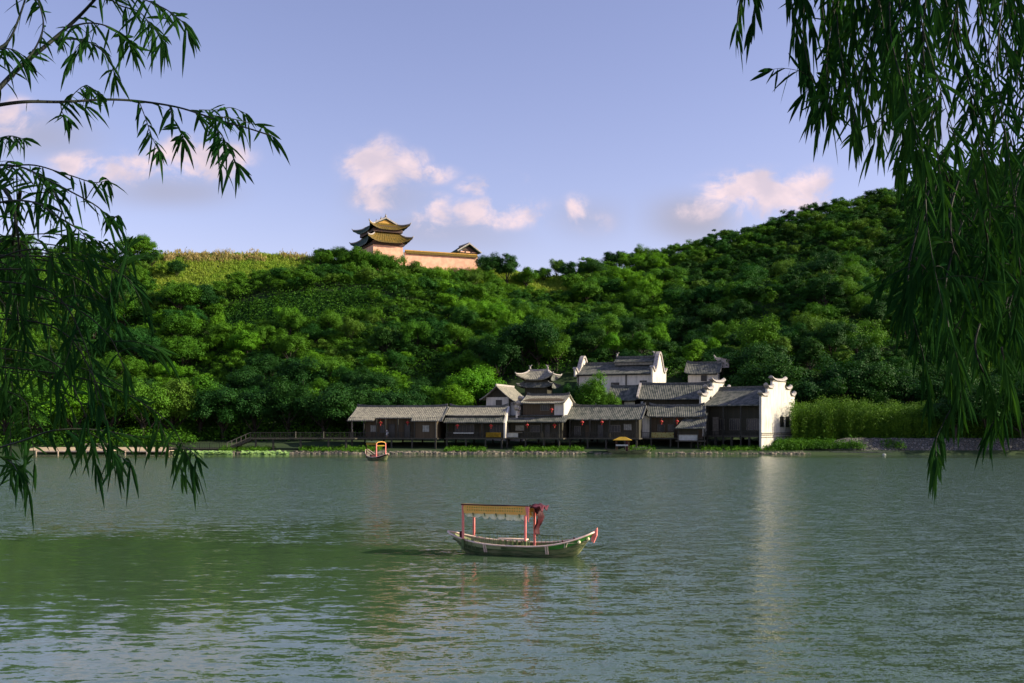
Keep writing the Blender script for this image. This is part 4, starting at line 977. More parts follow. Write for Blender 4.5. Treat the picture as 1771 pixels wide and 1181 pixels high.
# ------------------------------------------------------------------ trees
def crown_arrays(seed, kind='round', lobes=26, clumps=24, leaves=22, lsz=.027):
    """unit tree: about 1 high, trunk base at 0; returns leaf quads"""
    r = np.random.default_rng(seed); Cs = []; Ns = []
    if kind == 'round': cc = np.array([0, 0, .58]); ext = np.array([.36, .36, .36]); cc = np.array([0, 0, .52]); lr = (.09, .18)
    elif kind == 'wide': cc = np.array([0, 0, .55]); ext = np.array([.50, .50, .32]); cc = np.array([0, 0, .48]); lr = (.10, .19)
    elif kind == 'tall': cc = np.array([0, 0, .56]); ext = np.array([.18, .18, .40]); lr = (.08, .14)
    elif kind == 'layer': cc = np.array([0, 0, .55]); ext = np.array([.46, .46, .32]); lr = (.14, .24)
    for k in range(lobes):
        d = r.normal(size=3); d /= np.linalg.norm(d)
        if d[2] < -.25: d[2] = -d[2]
        p = cc + d * ext * (r.uniform(.75, 1.05) if k % 3 else r.uniform(.2, .7)) * r.uniform(.75, 1.25)
        if k == 0: p = cc.copy()
        R_ = r.uniform(*lr) * (1.9 if k == 0 else 1)
        flat = .42 if kind == 'layer' else .85
        dd_ = r.normal(size=(clumps, 3)); dd_ /= np.linalg.norm(dd_, axis=1, keepdims=True); dd_[:, 2] = np.where(dd_[:, 2] < -.35, -dd_[:, 2], dd_[:, 2])
        rad = r.uniform(.72, 1.08, (clumps, 1)); cl = p + dd_ * rad * R_ * np.array([1, 1, flat])
        off = r.normal(size=(clumps, leaves, 3)) * R_ * np.array([.23, .23, .17])
        C_ = cl[:, None, :] + off
        N_ = dd_[:, None, :] * .9 + r.normal(size=(clumps, leaves, 3)) * .36 + np.array([0, 0, .35])
        Cs.append(C_.reshape(-1, 3)); Ns.append(N_.reshape(-1, 3))
        ni = clumps * leaves // 6
        di = r.normal(size=(ni, 3)); di /= np.linalg.norm(di, axis=1, keepdims=True)
        Cs.append(p + di * r.uniform(0, .75, (ni, 1)) * R_ * np.array([1, 1, flat])); Ns.append(r.normal(size=(ni, 3)))
    C_ = np.concatenate(Cs); N_ = np.concatenate(Ns); C_[:, 2] = np.maximum(C_[:, 2], .06)
    n_ = len(C_); L_ = r.uniform(.7, 1.3, n_) * lsz
    return leaf_quads(C_, N_, L_, L_ * r.uniform(.55, .8, n_))
def trunk_mesh(seed, kind):
    r = random.Random(seed); q = MB()
    top = .55
    q.tube([(0, 0, -.12), (.01, 0, .12), (r.uniform(-.03, .03), r.uniform(-.03, .03), .32), (r.uniform(-.05, .05), r.uniform(-.05, .05), top)], [.040, .030, .024, .012], 7)
    for k in range(5):
        a = k * 1.3 + r.random(); z0 = r.uniform(.18, .38); rr = r.uniform(.14, .30)
        q.tube([(0, 0, z0), (math.cos(a) * rr * .5, math.sin(a) * rr * .5, z0 + .12), (math.cos(a) * rr, math.sin(a) * rr, z0 + .25)], [.016, .011, .005], 5)
    me = bpy.data.meshes.new('trunk'); me.from_pydata(q.v, [], q.f); me.materials.append(M['bark']); me.shade_smooth(); return me
KINDS = [('round', 1), ('round', 2), ('wide', 3), ('round', 4), ('wide', 5), ('tall', 6), ('layer', 7), ('wide', 8)]
CR = [crown_arrays(100 + s_, k) for k, s_ in KINDS]
CRM = [quads_mesh('crown', c, 'leaf_mid') for c in CR]
TRM = [trunk_mesh(s_, k) for k, s_ in KINDS]
CRL = [crown_arrays(300 + s_, k, 15, 13, 17, .042) for k, s_ in KINDS]
TONE = {'leaf_mid': 'mid-green', 'leaf_dark': 'dark green', 'leaf_bright': 'bright green', 'leaf_olive': 'olive-green', 'leaf_blue': 'deep green'}
SHP = {'round': 'rounded', 'wide': 'broad', 'tall': 'slender', 'layer': 'flat-layered'}
def place(px, py):
    if py < 500:
        v = 'on the skyline' if False else None
    return None
def region(px, py, top):
    """words for where a tree stands, by what can be found in the picture"""
    if top:
        for lim, t in ((110, 'on the ridge behind the left willow'), (200, 'on the ridge by the left willow edge'), (300, 'on the skyline at the left end of the reed meadow'), (545, 'on the edge of the hilltop meadow'), (625, 'just left of the hilltop temple'), (715, 'directly below the hilltop temple'),
                       (825, 'below the pink temple wall'), (900, 'right beside the hilltop gatehouse'), (960, 'in the dip of the ridge'), (1060, 'on the ridge right of the dip'), (1160, 'where the right hill starts to climb'),
                       (1250, 'on the lower skyline of the right hill'), (1340, 'on the right hill skyline under the white cloud'), (1450, 'on the right hill skyline at the cloud edge'), (1560, 'high on the right hill beside the willow'), (9999, 'near the right hilltop behind the willow')):
            if px < lim: return t
    lv = 0 if py < 560 else (1 if py < 640 else 2)
    for lim, ts in ((100, ('high slope at the left picture edge', 'mid slope at the left picture edge', 'foot of the slope at the left picture edge')),
                    (220, ('high slope behind the left willow', 'mid slope behind the left willow', 'shore right behind the pale jetties')),
                    (330, ('slope beside the dark left ravine', 'slope below the dark left ravine', 'foot of the slope above the right-hand jetty')),
                    (440, ('slope left of the shaded hollow', 'slope below and left of the shaded hollow', 'foot of the slope above the boardwalk steps')),
                    (540, ('slope over the shaded hollow', 'slope just under the shaded hollow', 'foot of the slope above the raised walkway')),
                    (640, ('slope right of the shaded hollow', 'mid slope left of the leftmost roof', 'slope right behind the leftmost stilt house porch')),
                    (740, ('slope under the temple hall', 'mid slope over the leftmost stilt house', 'slope close behind the leftmost stilt house')),
                    (840, ('slope under the gatehouse', 'mid slope over the two-tier-roofed house', 'slope close behind the two-tier-roofed house')),
                    (930, ('high slope above the ornate pavilion', 'slope just above the ornate pavilion', 'village edge beside the ornate pavilion')),
                    (1010, ('high slope left of the white hall', 'slope above the left gable of the white hall', 'ground beside the white hall')),
                    (1130, ('high slope above the white hall', 'slope close behind the white hall', 'ground behind the white hall')),
                    (1250, ('high slope above the small white back house', 'slope close behind the small white back house', 'ground around the small white back house')),
                    (1350, ('right hillside above the stepped gables', 'mid slope above the stepped gables', 'slope close behind the stepped gables')),
                    (1450, ('right hillside above the bamboo start', 'mid slope above the bamboo start', 'dark foot of the hill behind the bamboo start')),
                    (1560, ('right hillside left of the willow curtain', 'mid slope left of the willow curtain', 'dark foot of the hill left of the willow tip')),
                    (1660, ('right hillside behind the willow edge', 'mid slope behind the willow edge', 'foot of the hill behind the lowest willow tip')),
                    (9999, ('right hillside behind the thick willow', 'mid slope behind the thick willow', 'foot of the hill at the right picture edge'))):
        if px < lim: return 'on the ' + ts[lv]
def add_tree(x, y, h, ki, tone, label, wide=1.0, group='trees on the hillside', rz=None, zoff=-.3):
    root = empty('hillside_tree', (x, y, gz(x, y) + zoff), random.uniform(0, 6.28) if rz is None else rz, label, 'tree', group)
    root.scale = (h * wide, h * wide, h)
    c = link_mesh('crown', CRM[ki], root); c.material_slots[0].link = 'OBJECT'; c.material_slots[0].material = M[tone]
    link_mesh('trunk', TRM[ki], root)
    return root
cand = []
# hand-placed landmark trees: px, Y, height m, kind index, tone
for px, Y, h, ki, tn in [(232, 291, 9, 0, 'leaf_mid'), (190, 289, 7, 3, 'leaf_mid'), (262, 286, 6, 1, 'leaf_dark'), (305, 280, 6.5, 4, 'leaf_dark'), (590, 296, 6.5, 0, 'leaf_mid'), (562, 292, 6.5, 3, 'leaf_mid'),
                         (610, 290, 10.0, 1, 'leaf_mid'), (632, 289, 10.4, 4, 'leaf_mid'), (656, 288, 10.6, 0, 'leaf_mid'), (682, 288, 10.3, 3, 'leaf_mid'), (706, 288, 9.6, 1, 'leaf_olive'), (733, 290, 8.8, 4, 'leaf_mid'), (762, 291, 8.2, 0, 'leaf_bright'), (790, 292, 7.6, 3, 'leaf_mid'), (818, 294, 8.0, 1, 'leaf_olive'),
                         (845, 304, 9.5, 0, 'leaf_dark'), (878, 306, 10.5, 3, 'leaf_dark'), (910, 308, 8, 1, 'leaf_mid'), (940, 318, 6, 4, 'leaf_mid'), (985, 318, 8.5, 2, 'leaf_dark'), (1030, 316, 8.5, 0, 'leaf_dark'), (962, 322, 7, 3, 'leaf_olive'),
                         (1085, 333, 8, 1, 'leaf_dark'), (1008, 330, 6, 5, 'leaf_olive'), (1060, 330, 7.5, 3, 'leaf_dark'), (1110, 335, 8.5, 0, 'leaf_mid'),
                         (1410, 225, 13, 2, 'leaf_olive'), (1480, 228, 12, 6, 'leaf_mid'), (1232, 226, 8, 5, 'leaf_bright'), (1200, 215, 8, 5, 'leaf_bright'), (1110, 214, 7, 5, 'leaf_mid'), (1060, 214, 7, 5, 'leaf_bright'),
                         (930, 212, 12, 0, 'leaf_dark'), (962, 211, 9, 1, 'leaf_mid'), (905, 214, 11, 3, 'leaf_dark'), (780, 189, 10, 1, 'leaf_bright'), (755, 190, 9, 3, 'leaf_mid'),
                         (1290, 205, 14, 2, 'leaf_dark'), (1318, 194, 13, 0, 'leaf_dark'), (1350, 195, 13, 4, 'leaf_dark'), (1400, 192, 13, 2, 'leaf_dark'), (1455, 193, 13, 0, 'leaf_dark'), (1510, 192, 13, 3, 'leaf_dark'), (1570, 192, 13, 2, 'leaf_dark'), (1640, 192, 13, 0, 'leaf_dark'), (1710, 192, 13, 2, 'leaf_dark'), (1770, 190, 12, 0, 'leaf_dark'),
                         (560, 184, 12, 2, 'leaf_dark'), (500, 184, 12, 0, 'leaf_dark'), (440, 184, 11, 4, 'leaf_dark'), (385, 184, 12, 2, 'leaf_dark'), (605, 186, 11, 3, 'leaf_dark'), (660, 186, 11, 4, 'leaf_dark'), (715, 187, 10, 0, 'leaf_dark'),
                         (250, 178, 13, 1, 'leaf_mid'), (300, 182, 12, 3, 'leaf_olive'), (195, 180, 12, 0, 'leaf_mid'), (130, 178, 12, 3, 'leaf_bright'), (70, 178, 12, 4, 'leaf_mid'), (10, 179, 12, 1, 'leaf_dark'), (345, 186, 13, 1, 'leaf_mid')]:
    cand.append((X(px, Y), Y, h, ki, tn, True))
pos = [(c[0], c[1]) for c in cand]
tries = 0; pr = random.Random(5)
while tries < 22000:
    tries += 1
    Y = 186 + (352 - 186) * pr.random() ** .8; px = pr.uniform(-60, 1840); x = X(px, Y)
    rid = float(np.interp(px, RD[:, 0], RD[:, 1]))
    if Y > rid + 4: continue
    pxa, Ya, xa = np.array([px]), np.array([Y]), np.array([x])
    if bool(house_zone(pxa, Ya)[0]) : continue
    if bool(meadow_zone(pxa, Ya, xa)[0]) or bool(hollow_zone(pxa, Ya, xa)[0]): continue
    if 610 < px < 835 and Y > 291: continue
    v = (Y - HS) / (rid - HS)
    h = (5.2 + 7.5 * pr.random() ** 1.6) * (1.0 - .22 * v)
    if 600 < px < 960 and v > .2: h *= .82        # lower scrub on the middle slope
    if 262 < px < 600 and v > .62: h = min(h, 4.6 + 1.5 * (v < .72))
    if px > 1080 and v > .82: h = min(h, 6.2)
    md = h * .56
    if any((x - a) ** 2 + (Y - b_) ** 2 < md * md for a, b_ in pos): continue
    pos.append((x, Y))
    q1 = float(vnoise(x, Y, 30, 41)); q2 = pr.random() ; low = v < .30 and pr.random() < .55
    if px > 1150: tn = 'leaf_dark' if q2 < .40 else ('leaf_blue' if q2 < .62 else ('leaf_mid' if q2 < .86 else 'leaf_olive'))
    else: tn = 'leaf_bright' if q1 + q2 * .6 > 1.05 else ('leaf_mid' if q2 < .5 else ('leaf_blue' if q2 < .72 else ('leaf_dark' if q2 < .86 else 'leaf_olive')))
    if low: tn = 'leaf_dark'  # shade of the lower slope put into the leaf colour
    cand.append((x, Y, h, pr.choice([0, 1, 2, 3, 4, 7, 0, 1, 3, 5]) , tn, False))
inview = [c for c in cand if -40 < CX + F * c[0] / c[1] < 1811]
inview.sort(key=lambda c: (not c[5], -c[2] / c[1]))
ind, rest = inview[:292], inview[292:] + [c for c in cand if not (-40 < CX + F * c[0] / c[1] < 1811)]
HT = 0
for (x, y, h, ki, tn, hand) in ind:
    px = CX + F * x / y; py = HY - (gz(x, y) + h * .6 - CH) / y * F
    rid = float(np.interp(px, RD[:, 0], RD[:, 1])); v = (y - HS) / (rid - HS)
    lb = f"{SHP[KINDS[ki][0]]} {TONE[tn]} tree {region(px, py, v > .86)}"
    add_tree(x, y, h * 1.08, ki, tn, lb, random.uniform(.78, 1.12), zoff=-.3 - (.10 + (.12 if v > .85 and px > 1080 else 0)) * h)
A = []; MI = []; TN = ['leaf_blue', 'leaf_dark', 'leaf_mid', 'leaf_olive', 'leaf_bright']
for (x, y, h, ki, tn, hand) in rest:
    c = CRL[ki].copy(); a = random.uniform(0, 6.28); ca, sa = math.cos(a), math.sin(a)
    xx_ = c[..., 0] * ca - c[..., 1] * sa; yy_ = c[..., 0] * sa + c[..., 1] * ca
    A.append(np.stack([xx_ * h * 1.15 + x, yy_ * h * 1.15 + y, c[..., 2] * h + gz(x, y) - .3 - .08 * h], -1)); MI.append(np.full(len(c), TN.index(tn), dtype=np.int32))
if A:
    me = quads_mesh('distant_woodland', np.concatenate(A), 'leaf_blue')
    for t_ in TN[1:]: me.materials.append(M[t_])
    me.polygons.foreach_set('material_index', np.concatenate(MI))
    tag(link_mesh('distant_woodland', me), 'mass of far small trees filling the upper slopes', 'woodland', kind='stuff')
print('TREES', len(ind), 'rest', len(rest))
# bushy tree standing among the houses
for px, Y, tp, wd_, ki, tn, lb in [(1024, 181.5, 655, .62, 0, 'leaf_mid', 'bushy green tree in the village in front of the white hall'), (990, 184, 668, .5, 3, 'leaf_dark', 'smaller dark tree between the ornate pavilion and the bushy village tree'),
                         (1050, 180.5, 672, .5, 1, 'leaf_mid', 'small green tree against the tiled roof left of the long hall')]:
    x = X(px, Y); h = (Z(tp, Y) - gz(x, Y)) / .93; add_tree(x, Y, h, ki, tn, lb, wd_, 'trees among the village roofs', zoff=0)
# trees at the gable foot, then added trees shading the bamboo
for px, Y, h, ki, lb in [(1406, 182.5, 7.6, 1, 'bushy dark tree leaning against the right stepped gable wall'), (1390, 178, 4.4, 0, 'low dark bush-like tree at the foot of the right stepped gable wall'), (1650, 171.5, 10.5, 1, 'dark round tree added for shade at the bamboo edge behind the lowest willow tip'), (1705, 170.5, 12.5, 0, 'tall dark tree added for shade on the embankment behind the thick willow curtain'), (1768, 170.5, 12, 3, 'dark embankment tree added for shade at the right picture edge')]:
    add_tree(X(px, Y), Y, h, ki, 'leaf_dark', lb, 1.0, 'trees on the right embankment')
for k, (x, y, h) in enumerate([(97, 169, 12), (108, 172, 13), (116, 169, 12), (104, 177, 12)]):  # unseen bank trees added to cast shade on the bamboo
    add_tree(x, y, h, k % 4, 'leaf_mid', 'tall bank tree added for shade beyond the right picture edge', 1.2, 'added shade trees beyond the right edge')

# ------------------------------------------------------------------ boats
def hull_fn(Lh, Wd, fb, hl, hr, p=2.6):
    def sheer(u): return fb + (hl - fb) * max(0, -u) ** p + (hr - fb) * max(0, u) ** p
    def half(u): return Wd / 2 * (1 - abs(u) ** 3.2 * .80)
    return sheer, half
def build_boat(root, Lh=5.95, Wd=1.40, fb=.37, hl=.76, hr=.95, mats=None):
    sheer, half = hull_fn(Lh, Wd, fb, hl, hr)
    N_ = 40
    def sec(u, fr):
        """point on side at fraction fr from keel(0) to sheer(1), side +1"""
        sh = sheer(u); h = half(u); kz = -.16 + .62 * abs(u) ** 5 * (1.0 if u < 0 else .8)
        z = kz + (sh - kz) * fr
        wv = h * (0.50 + .50 * fr ** .7) * (1 if abs(u) < .999 else .2)
        # ends rake outwards with height
        x = u * Lh / 2 * (0.80 + .20 * fr if abs(u) > 0 else 1)
        x = Lh / 2 * (u * (1 - .17 * (1 - fr) * abs(u) ** 3))
        return x, wv, z
    def band(f0, f1, u0, u1, off, nf=3, nu=None):
        q = MB(); nu = nu or int((u1 - u0) * N_ / 2) + 2
        for sd_ in (-1, 1):
            rows = []
            for j in range(nf + 1):
                fr = f0 + (f1 - f0) * j / nf; row = []
                for i in range(nu + 1):
                    u_ = u0 + (u1 - u0) * i / nu; x, w_, z = sec(u_, fr); row.append((x, sd_ * (w_ + off), z))
                rows.append(row)
            q.grid(rows)
        return q
    hl_ = band(0, .74, -1, 1, 0)
    # bottom, ends
    rows = [[(sec(-1 + 2 * i / N_, 0)[0], sd_ * sec(-1 + 2 * i / N_, 0)[1], sec(-1 + 2 * i / N_, 0)[2]) for i in range(N_ + 1)] for sd_ in (-1, 1)]
    hl_.grid(rows)
    for u_ in (-1, 1):
        rows = [[(sec(u_, j / 4)[0], sd_ * sec(u_, j / 4)[1], sec(u_, j / 4)[2]) for sd_ in (-1, 1)] for j in range(5)]; hl_.grid(rows)
    ho = hl_.build('hull', mats['hull'], root, smooth=True)
    so = hl_ = band(.745, 1.0, -1, -.18, .012).build('sheer_plank', mats['left'], root, smooth=True)
    band(.745, 1.0, -.18, .42, .012).build('sheer_plank', mats['mid'], root, smooth=True)
    band(.72, 1.0, .42, 1.0, .014).build('sheer_plank', mats['right'], root, smooth=True)
    # gunwale
    g_ = MB()
    for sd_ in (-1, 1):
        pts = [(sec(-1 + 2 * i / N_, 1)[0], sd_ * (sec(-1 + 2 * i / N_, 1)[1] + .015), sheer(-1 + 2 * i / N_) + .02) for i in range(N_ + 1)]
        g_.tube(pts, .034, 6)
    g_.build('gunwale', mats['trim'], root, smooth=True)
    st_ = MB()
    for u_ in (-1,): st_.tube([(sec(u_, f)[0] - .015, -sec(u_, f)[1], sec(u_, f)[2]) for f in (.35, .6, .8, 1)], .022, 6)
    st_.build('stem_trim', mats['trim'], root)
    # rub rail lines on the planks
    rr = MB()
    for fr in (.72, .40):
        for sd_ in (-1, 1):
            pts = [(sec(-.9 + 1.8 * i / N_, fr)[0], sd_ * (sec(-.9 + 1.8 * i / N_, fr)[1] + .012), sec(-.9 + 1.8 * i / N_, fr)[2]) for i in range(N_ + 1)]
            rr.tube(pts, .016, 5)
    rr.build('rub_rail', mats['rub'], root)
    dk = MB(); rows = []
    for sd_ in (-1, 1): rows.append([(sec(-.96 + 1.92 * i / N_, .7)[0], sd_ * sec(-.96 + 1.92 * i / N_, .7)[1] * .97, max(.12, sheer(-.96 + 1.92 * i / N_) - .20)) for i in range(N_ + 1)])
    dk.grid(rows); dk.build('deck', mats['deck'], root)
    return sec, sheer, half
Ybt = 38.2
root = empty('canopy_boat', (X(899, Ybt), Ybt, 0), -R(19), 'wooden tour boat with orange canopy, pink posts and green upturned end, in open water', 'boat')
mats = dict(hull='boat_plank', left='boat_sage', mid='boat_plank', right='boat_green', trim='boat_trim', rub='olive', deck='wood_pale')
sec, sheer, half = build_boat(root, mats=mats)
def bz(py): return (958 - py) / 45.1
# posts and canopy: near side y=-w, far side y=+w
wy = .58; xl, xr = -2.30, .22 ; xl = (803 - 899) / 45.1 / math.cos(R(19)) + wy * math.tan(R(19)) - .06; xr = (908 - 899) / 45.1 / math.cos(R(19)) + wy * math.tan(R(19))
zt = 1.93
for x, y in ((xl, -wy), (xl, wy), (xr, -wy), (xr, wy)):
    MB().box(x - .036, x + .036, y - .036, y + .036, .58 if x < 0 or y < 0 else .25, zt - (.02 if y < 0 else .16)).build('post', 'boat_pink', root)
    if x < 0 or y < 0: MB().box(x - .05, x + .05, y - .05, y + .05, .16, .58).build('post_base', 'olive', root)
rf = MB(); rows = []
for j in range(9):
    t = 2 * j / 8 - 1; rows.append([(x, t * (wy + .06), zt + .02 * (1 - t * t) - .055 * (t + 1) - .008 * i) for i, x in enumerate(np.linspace(xl - .07, xr + .16, 10))])
rf.shell(rows, .045); rf.build('canopy_roof', 'roof_canvas', root)
MB().box(xl - .05, xr + .14, -wy - .085, -wy - .06, zt - .045, zt - .002).build('roof_edge', 'boat_red', root)
# valance with cut-out lattice
def valance(y, name='valance'):
    q = MB(); dz = .12 if y > 0 else 0; h0, h1 = zt - .36 - dz, zt - .05 - dz; n_ = 27; x0, x1 = xl + .06, xr + .12
    q.box(x0, x1, y - .012, y + .012, h1 - .05, h1); q.box(x0, x1, y - .012, y + .012, h0, h0 + .10); q.box(x0, x1, y - .0115, y + .0115, (h0 + h1) / 2 - .0, (h0 + h1) / 2 + .05)
    for i in range(n_ + 1):
        x = x0 + (x1 - x0) * i / n_; q.box(x - .024, x + .024, y - .0118, y + .0118, h0 + .098, h1 - .048)
    q.box(x0, x0 + .10, y - .0119, y + .0119, h0 + .09, h1 - .04); q.box(x1 - .16, x1, y - .0119, y + .0119, h0 + .09, h1 - .04)
    o = q.build(name, 'boat_orange', root)
    MB().box(x0 + .02, x1 - .02, y + .013, y + .020, h0 + .09, h1 - .04).build('backing', 'boat_mustard', o)
    return o
valance(-wy - .05); valance(wy + .05)
for x in (xl + .02,):
    q = MB(); q.prism([(-wy, zt - .30), (wy, zt - .40), (wy, zt - .20), (-wy, zt - .06)], x - .012, x + .012, 'x'); q.build('end_valance', 'boat_orange' if x < 0 else 'boat_pink', root)
q = MB(); q.prism([(xr + .02, zt - .05), (xr + .18, zt - .05), (xr + .16, zt - .62), (xr + .10, zt - .52)], -wy - .085, -wy - .066, 'y'); q.build('corner_drape', 'boat_pink', root)
# cream fringe
for y in (-wy - .04, wy + .04):
    q = MB(); nn_ = 46; top = []; bot = []; rw = random.Random(4 if y < 0 else 8)
    for i in range(nn_ + 1):
        x = xl + .1 + (xr - xl - .1) * i / nn_; dpt = .07 + .10 * (i / nn_) + .07 * abs(math.sin(i * .5)) + rw.uniform(-.03, .04)
        yy_ = y + .02 * math.sin(i * 1.1); top.append((x, yy_, zt - .35)); bot.append((x, yy_ + .015 * math.sin(i * 2.1), zt - .35 - dpt))
    q.shell([bot, [((a[0] + b[0]) / 2, (a[1] + b[1]) / 2 + .015, (a[2] + b[2]) / 2) for a, b in zip(top, bot)], top], .012); q.build('fringe', 'boat_cream', root)
q = MB(); rw = random.Random(3)
for i in (3, 8, 13, 17, 23): x = xl + .15 + (xr - xl) * i / 27; q.tube([(x, -wy - .055, zt - .33), (x + .03, -wy - .06, zt - .47)], [.03, .012], 5)
q.build('leaf_tassel', 'olive', root)
# red drape gathered at the right end
q = MB(); dr = [(0, 1.90, .30), (.10, 1.80, .34), (.18, 1.62, .30), (.24, 1.42, .20), (.15, 1.20, .14), (.05, 1.02, .10), (.08, .88, .12), (.10, .76, .05)]
rows = []
for (dx, z, wd_) in dr:
    rows.append([(xr + .16 + dx + .05 * math.sin(k * 1.9 + z * 7) - .10 + wd_ * (k / 10 - .5) * .6, wy - .25 + k * .030, z + .02 * math.sin(k * 2.3)) for k in range(11)])
q.shell(rows, .02); q.build('red_drape', 'boat_red', root, smooth=True)
q = MB(); rows = []
for j in range(7):
    rows.append([(xr + .12 + .075 * i, -wy + .05 + j * (2 * wy - .05) / 6, zt - .03 + .045 * math.sin(i * 1.3 + j * 2) - .18 * (i / 6) ** 2 * abs(math.sin(j * 1.1))) for i in range(7)])
q.shell(rows, .05); q.build('rolled_awning', 'boat_maroon', root, smooth=True)
# low railings in olive and far-side rail
q = MB()
for y, x0, x1, zz in ((-wy - .02, xl + .02, xr, .62), (wy + .04, xl, xr + 1.1, .70)):
    zz2 = .34; k = int((x1 - x0) / .16)
    for i in range(k + 1):
        x = x0 + (x1 - x0) * i / k; q.box(x - .008, x + .008, y - .008, y + .008, zz2 - .15, zz - .01 + .05 * (i % 4 == 0))
    if y > 0: q.box(x0, x1, y - .012, y + .012, zz - .03, zz)
q.build('railing', 'olive', root)
MB().box(xl + 1.25, xr - .1, -.12, .12, .55, .60).build('bench', 'boat_trim', root)
q = MB()
for i in range(6): x = xl + 1.3 + i * .23; q.box(x - .012, x + .012, -.10, -.07, .15, .55); q.box(x - .012, x + .012, .07, .10, .15, .55)
q.build('bench_legs', 'olive', root)
MB().box(xl - .30, xl - .19, -.20, -.15, .35, .82).build('red_board', 'boat_red', root)
# white straps
for u_ in (-.40, .43):
    q = MB(); x0, w0, z0_ = sec(u_, 1); x1_, w1_, z1_ = sec(u_, .45)
    for dx in (-.045, .03): q.add([(x0 + dx - .022, -w0 - .05, z0_), (x0 + dx + .022, -w0 - .05, z0_), (x1_ + dx + .022, -w1_ - .05, z1_), (x1_ + dx - .022, -w1_ - .05, z1_), (x0 + dx - .022, -w0 + .0, z0_), (x0 + dx + .022, -w0 + .0, z0_), (x1_ + dx + .022, -w1_ + .0, z1_), (x1_ + dx - .022, -w1_ + .0, z1_)],
                      [(0, 1, 2, 3), (4, 7, 6, 5), (0, 4, 5, 1), (3, 2, 6, 7), (0, 3, 7, 4), (1, 5, 6, 2)])
    q.build('hull_strap', 'boat_trim', root)
# prow fin, knobs, rope, cleats
q = MB(); q.prism([(2.83, .62), (2.88, .92), (3.06, 1.12), (3.05, .84), (2.93, .55)], -.07, .05, 'y'); q.build('prow_fin', 'boat_pink', root)
for u_, fr in ((.84, .80), (.97, .70)):
    x0, w0, z0_ = sec(u_, fr); q = MB(); q.lathe([(0, -.06), (.05, -.045), (.065, 0), (.05, .045), (0, .06)], (x0, -w0 - .03, z0_), 10); q.build('knob', 'boat_cream', root, smooth=True)
x0, w0, z0_ = sec(.68, .92); x1_, w1_, z1_ = sec(.99, .55)
q = MB(); q.tube([(x0, -w0 - .04, z0_ + .02), ((x0 + x1_) / 2, -(w0 + w1_) / 2 - .06, (z0_ + z1_) / 2 - .02), (x1_ + .02, -w1_ - .03, z1_ - .02)], .014, 6)
q.tube([(x0 - .06, -w0 - .03, z0_ + .08), (x0 - .08, -w0 - .05, z0_ - .14)], .02, 6); q.tube([(x0 + .04, -w0 - .03, z0_ + .06), (x0 - .02, -w0 - .05, z0_ - .12)], .02, 6); q.build('rope', 'rope', root)
q = MB()
for u_ in (.62, .76): x0, w0, z0_ = sec(u_, 1); q.tube([(x0, -w0 + .06, z0_), (x0 + .01, -w0 + .06, z0_ + .12)], [.03, .035], 7)
q.build('cleat', 'boat_red', root)

# second boat near the shore, seen nearly end-on with a red frame
Y2 = 5 * F / (796 - HY) 
root = empty('canopy_boat', (X(652, Y2), Y2, 0), -R(52), 'small moored boat with glowing red arch frame, in front of the leftmost stilt house', 'boat')
mats = dict(hull='boat_plank', left='boat_plank', mid='boat_plank', right='boat_red', trim='boat_trim', rub='dark', deck='wood_pale')
build_boat(root, Lh=5.6, Wd=1.7, fb=.45, hl=1.5, hr=.95, mats=mats)
for x in (-1.6, 1.1):
    for y in (-.72, .72): MB().box(x - .05, x + .05, y - .05, y + .05, .3, 2.35).build('post', 'boat_pink' if x > 0 else 'boat_red', root)
q = MB()
for x in (1.1,):
    pts = [(x, -.74, 2.3), (x, -.5, 2.5), (x, 0, 2.56), (x, .5, 2.5), (x, .74, 2.3)]; q.tube(pts, .055, 6)
q.build('arch', 'boat_orange', root)
MB().box(1.0, 1.06, -.65, .65, 1.95, 2.1).build('end_valance', 'banner', root)
rows = [[(x, t * .85, 2.5 + .1 * (1 - t * t)) for x in np.linspace(-1.75, 1.05, 8)] for t in np.linspace(-1, 1, 7)]
MB().shell(rows, .05).build('canopy_roof', 'olive', root)
MB().box(-1.6, 1.0, -.78, -.75, 2.1, 2.45).build('valance', 'banner', root)
MB().box(-.9, -.5, -.6, .6, .4, .75).build('bench', 'boat_red', root)
# third boat, yellow roof, moored by the houses
Y3 = 165.0
root = empty('canopy_boat', (X(1086, Y3), Y3, 0), -R(14), 'dark boat with bright yellow hipped canopy moored by the long dark stilt house', 'boat')
mats = dict(hull='boat_plank', left='boat_plank', mid='boat_plank', right='boat_plank', trim='post', rub='dark', deck='wood_pale')
build_boat(root, Lh=8.0, Wd=1.8, fb=.5, hl=.9, hr=1.0, mats=mats)
for x in (-1.9, .1):
    for y in (-.7, .7): MB().box(x - .04, x + .04, y - .04, y + .04, .3, 2.35).build('post', 'roof_dark', root)
q = MB()
q.add([(-2.4, -1, 2.3), (.6, -1, 2.3), (.6, 1, 2.3), (-2.4, 1, 2.3), (-1.4, 0, 2.85), (-.4, 0, 2.85)], [(0, 1, 5, 4), (1, 2, 5), (2, 3, 4, 5), (3, 0, 4), (3, 2, 1, 0)]); q.build('canopy_roof', 'banner', root)
MB().box(-1.9, .1, -.78, -.74, 1.35, 1.6).build('valance', 'cloth_white', root)
MB().box(-.25, .05, -.75, -.70, .5, 2.3).build('red_curtain', 'boat_red', root)
q = MB()
for i in range(9): q.box(.9 + i * .28, .95 + i * .28, -.7, -.65, .5, 1.15)
q.box(.85, 3.3, -.71, -.64, 1.12, 1.2); q.build('railing', 'wood_pale', root)
# small white float near the right bank
q = MB(); q.lathe([(0, -.12), (.26, -.05), (.32, .05), (.22, .16), (0, .2)], (0, 0, 0), 12); o = q.build('float', 'cloth_white'); o.location = (X(1529, 160), 160, .03); tag(o, 'small white float on the water by the right embankment', 'float')

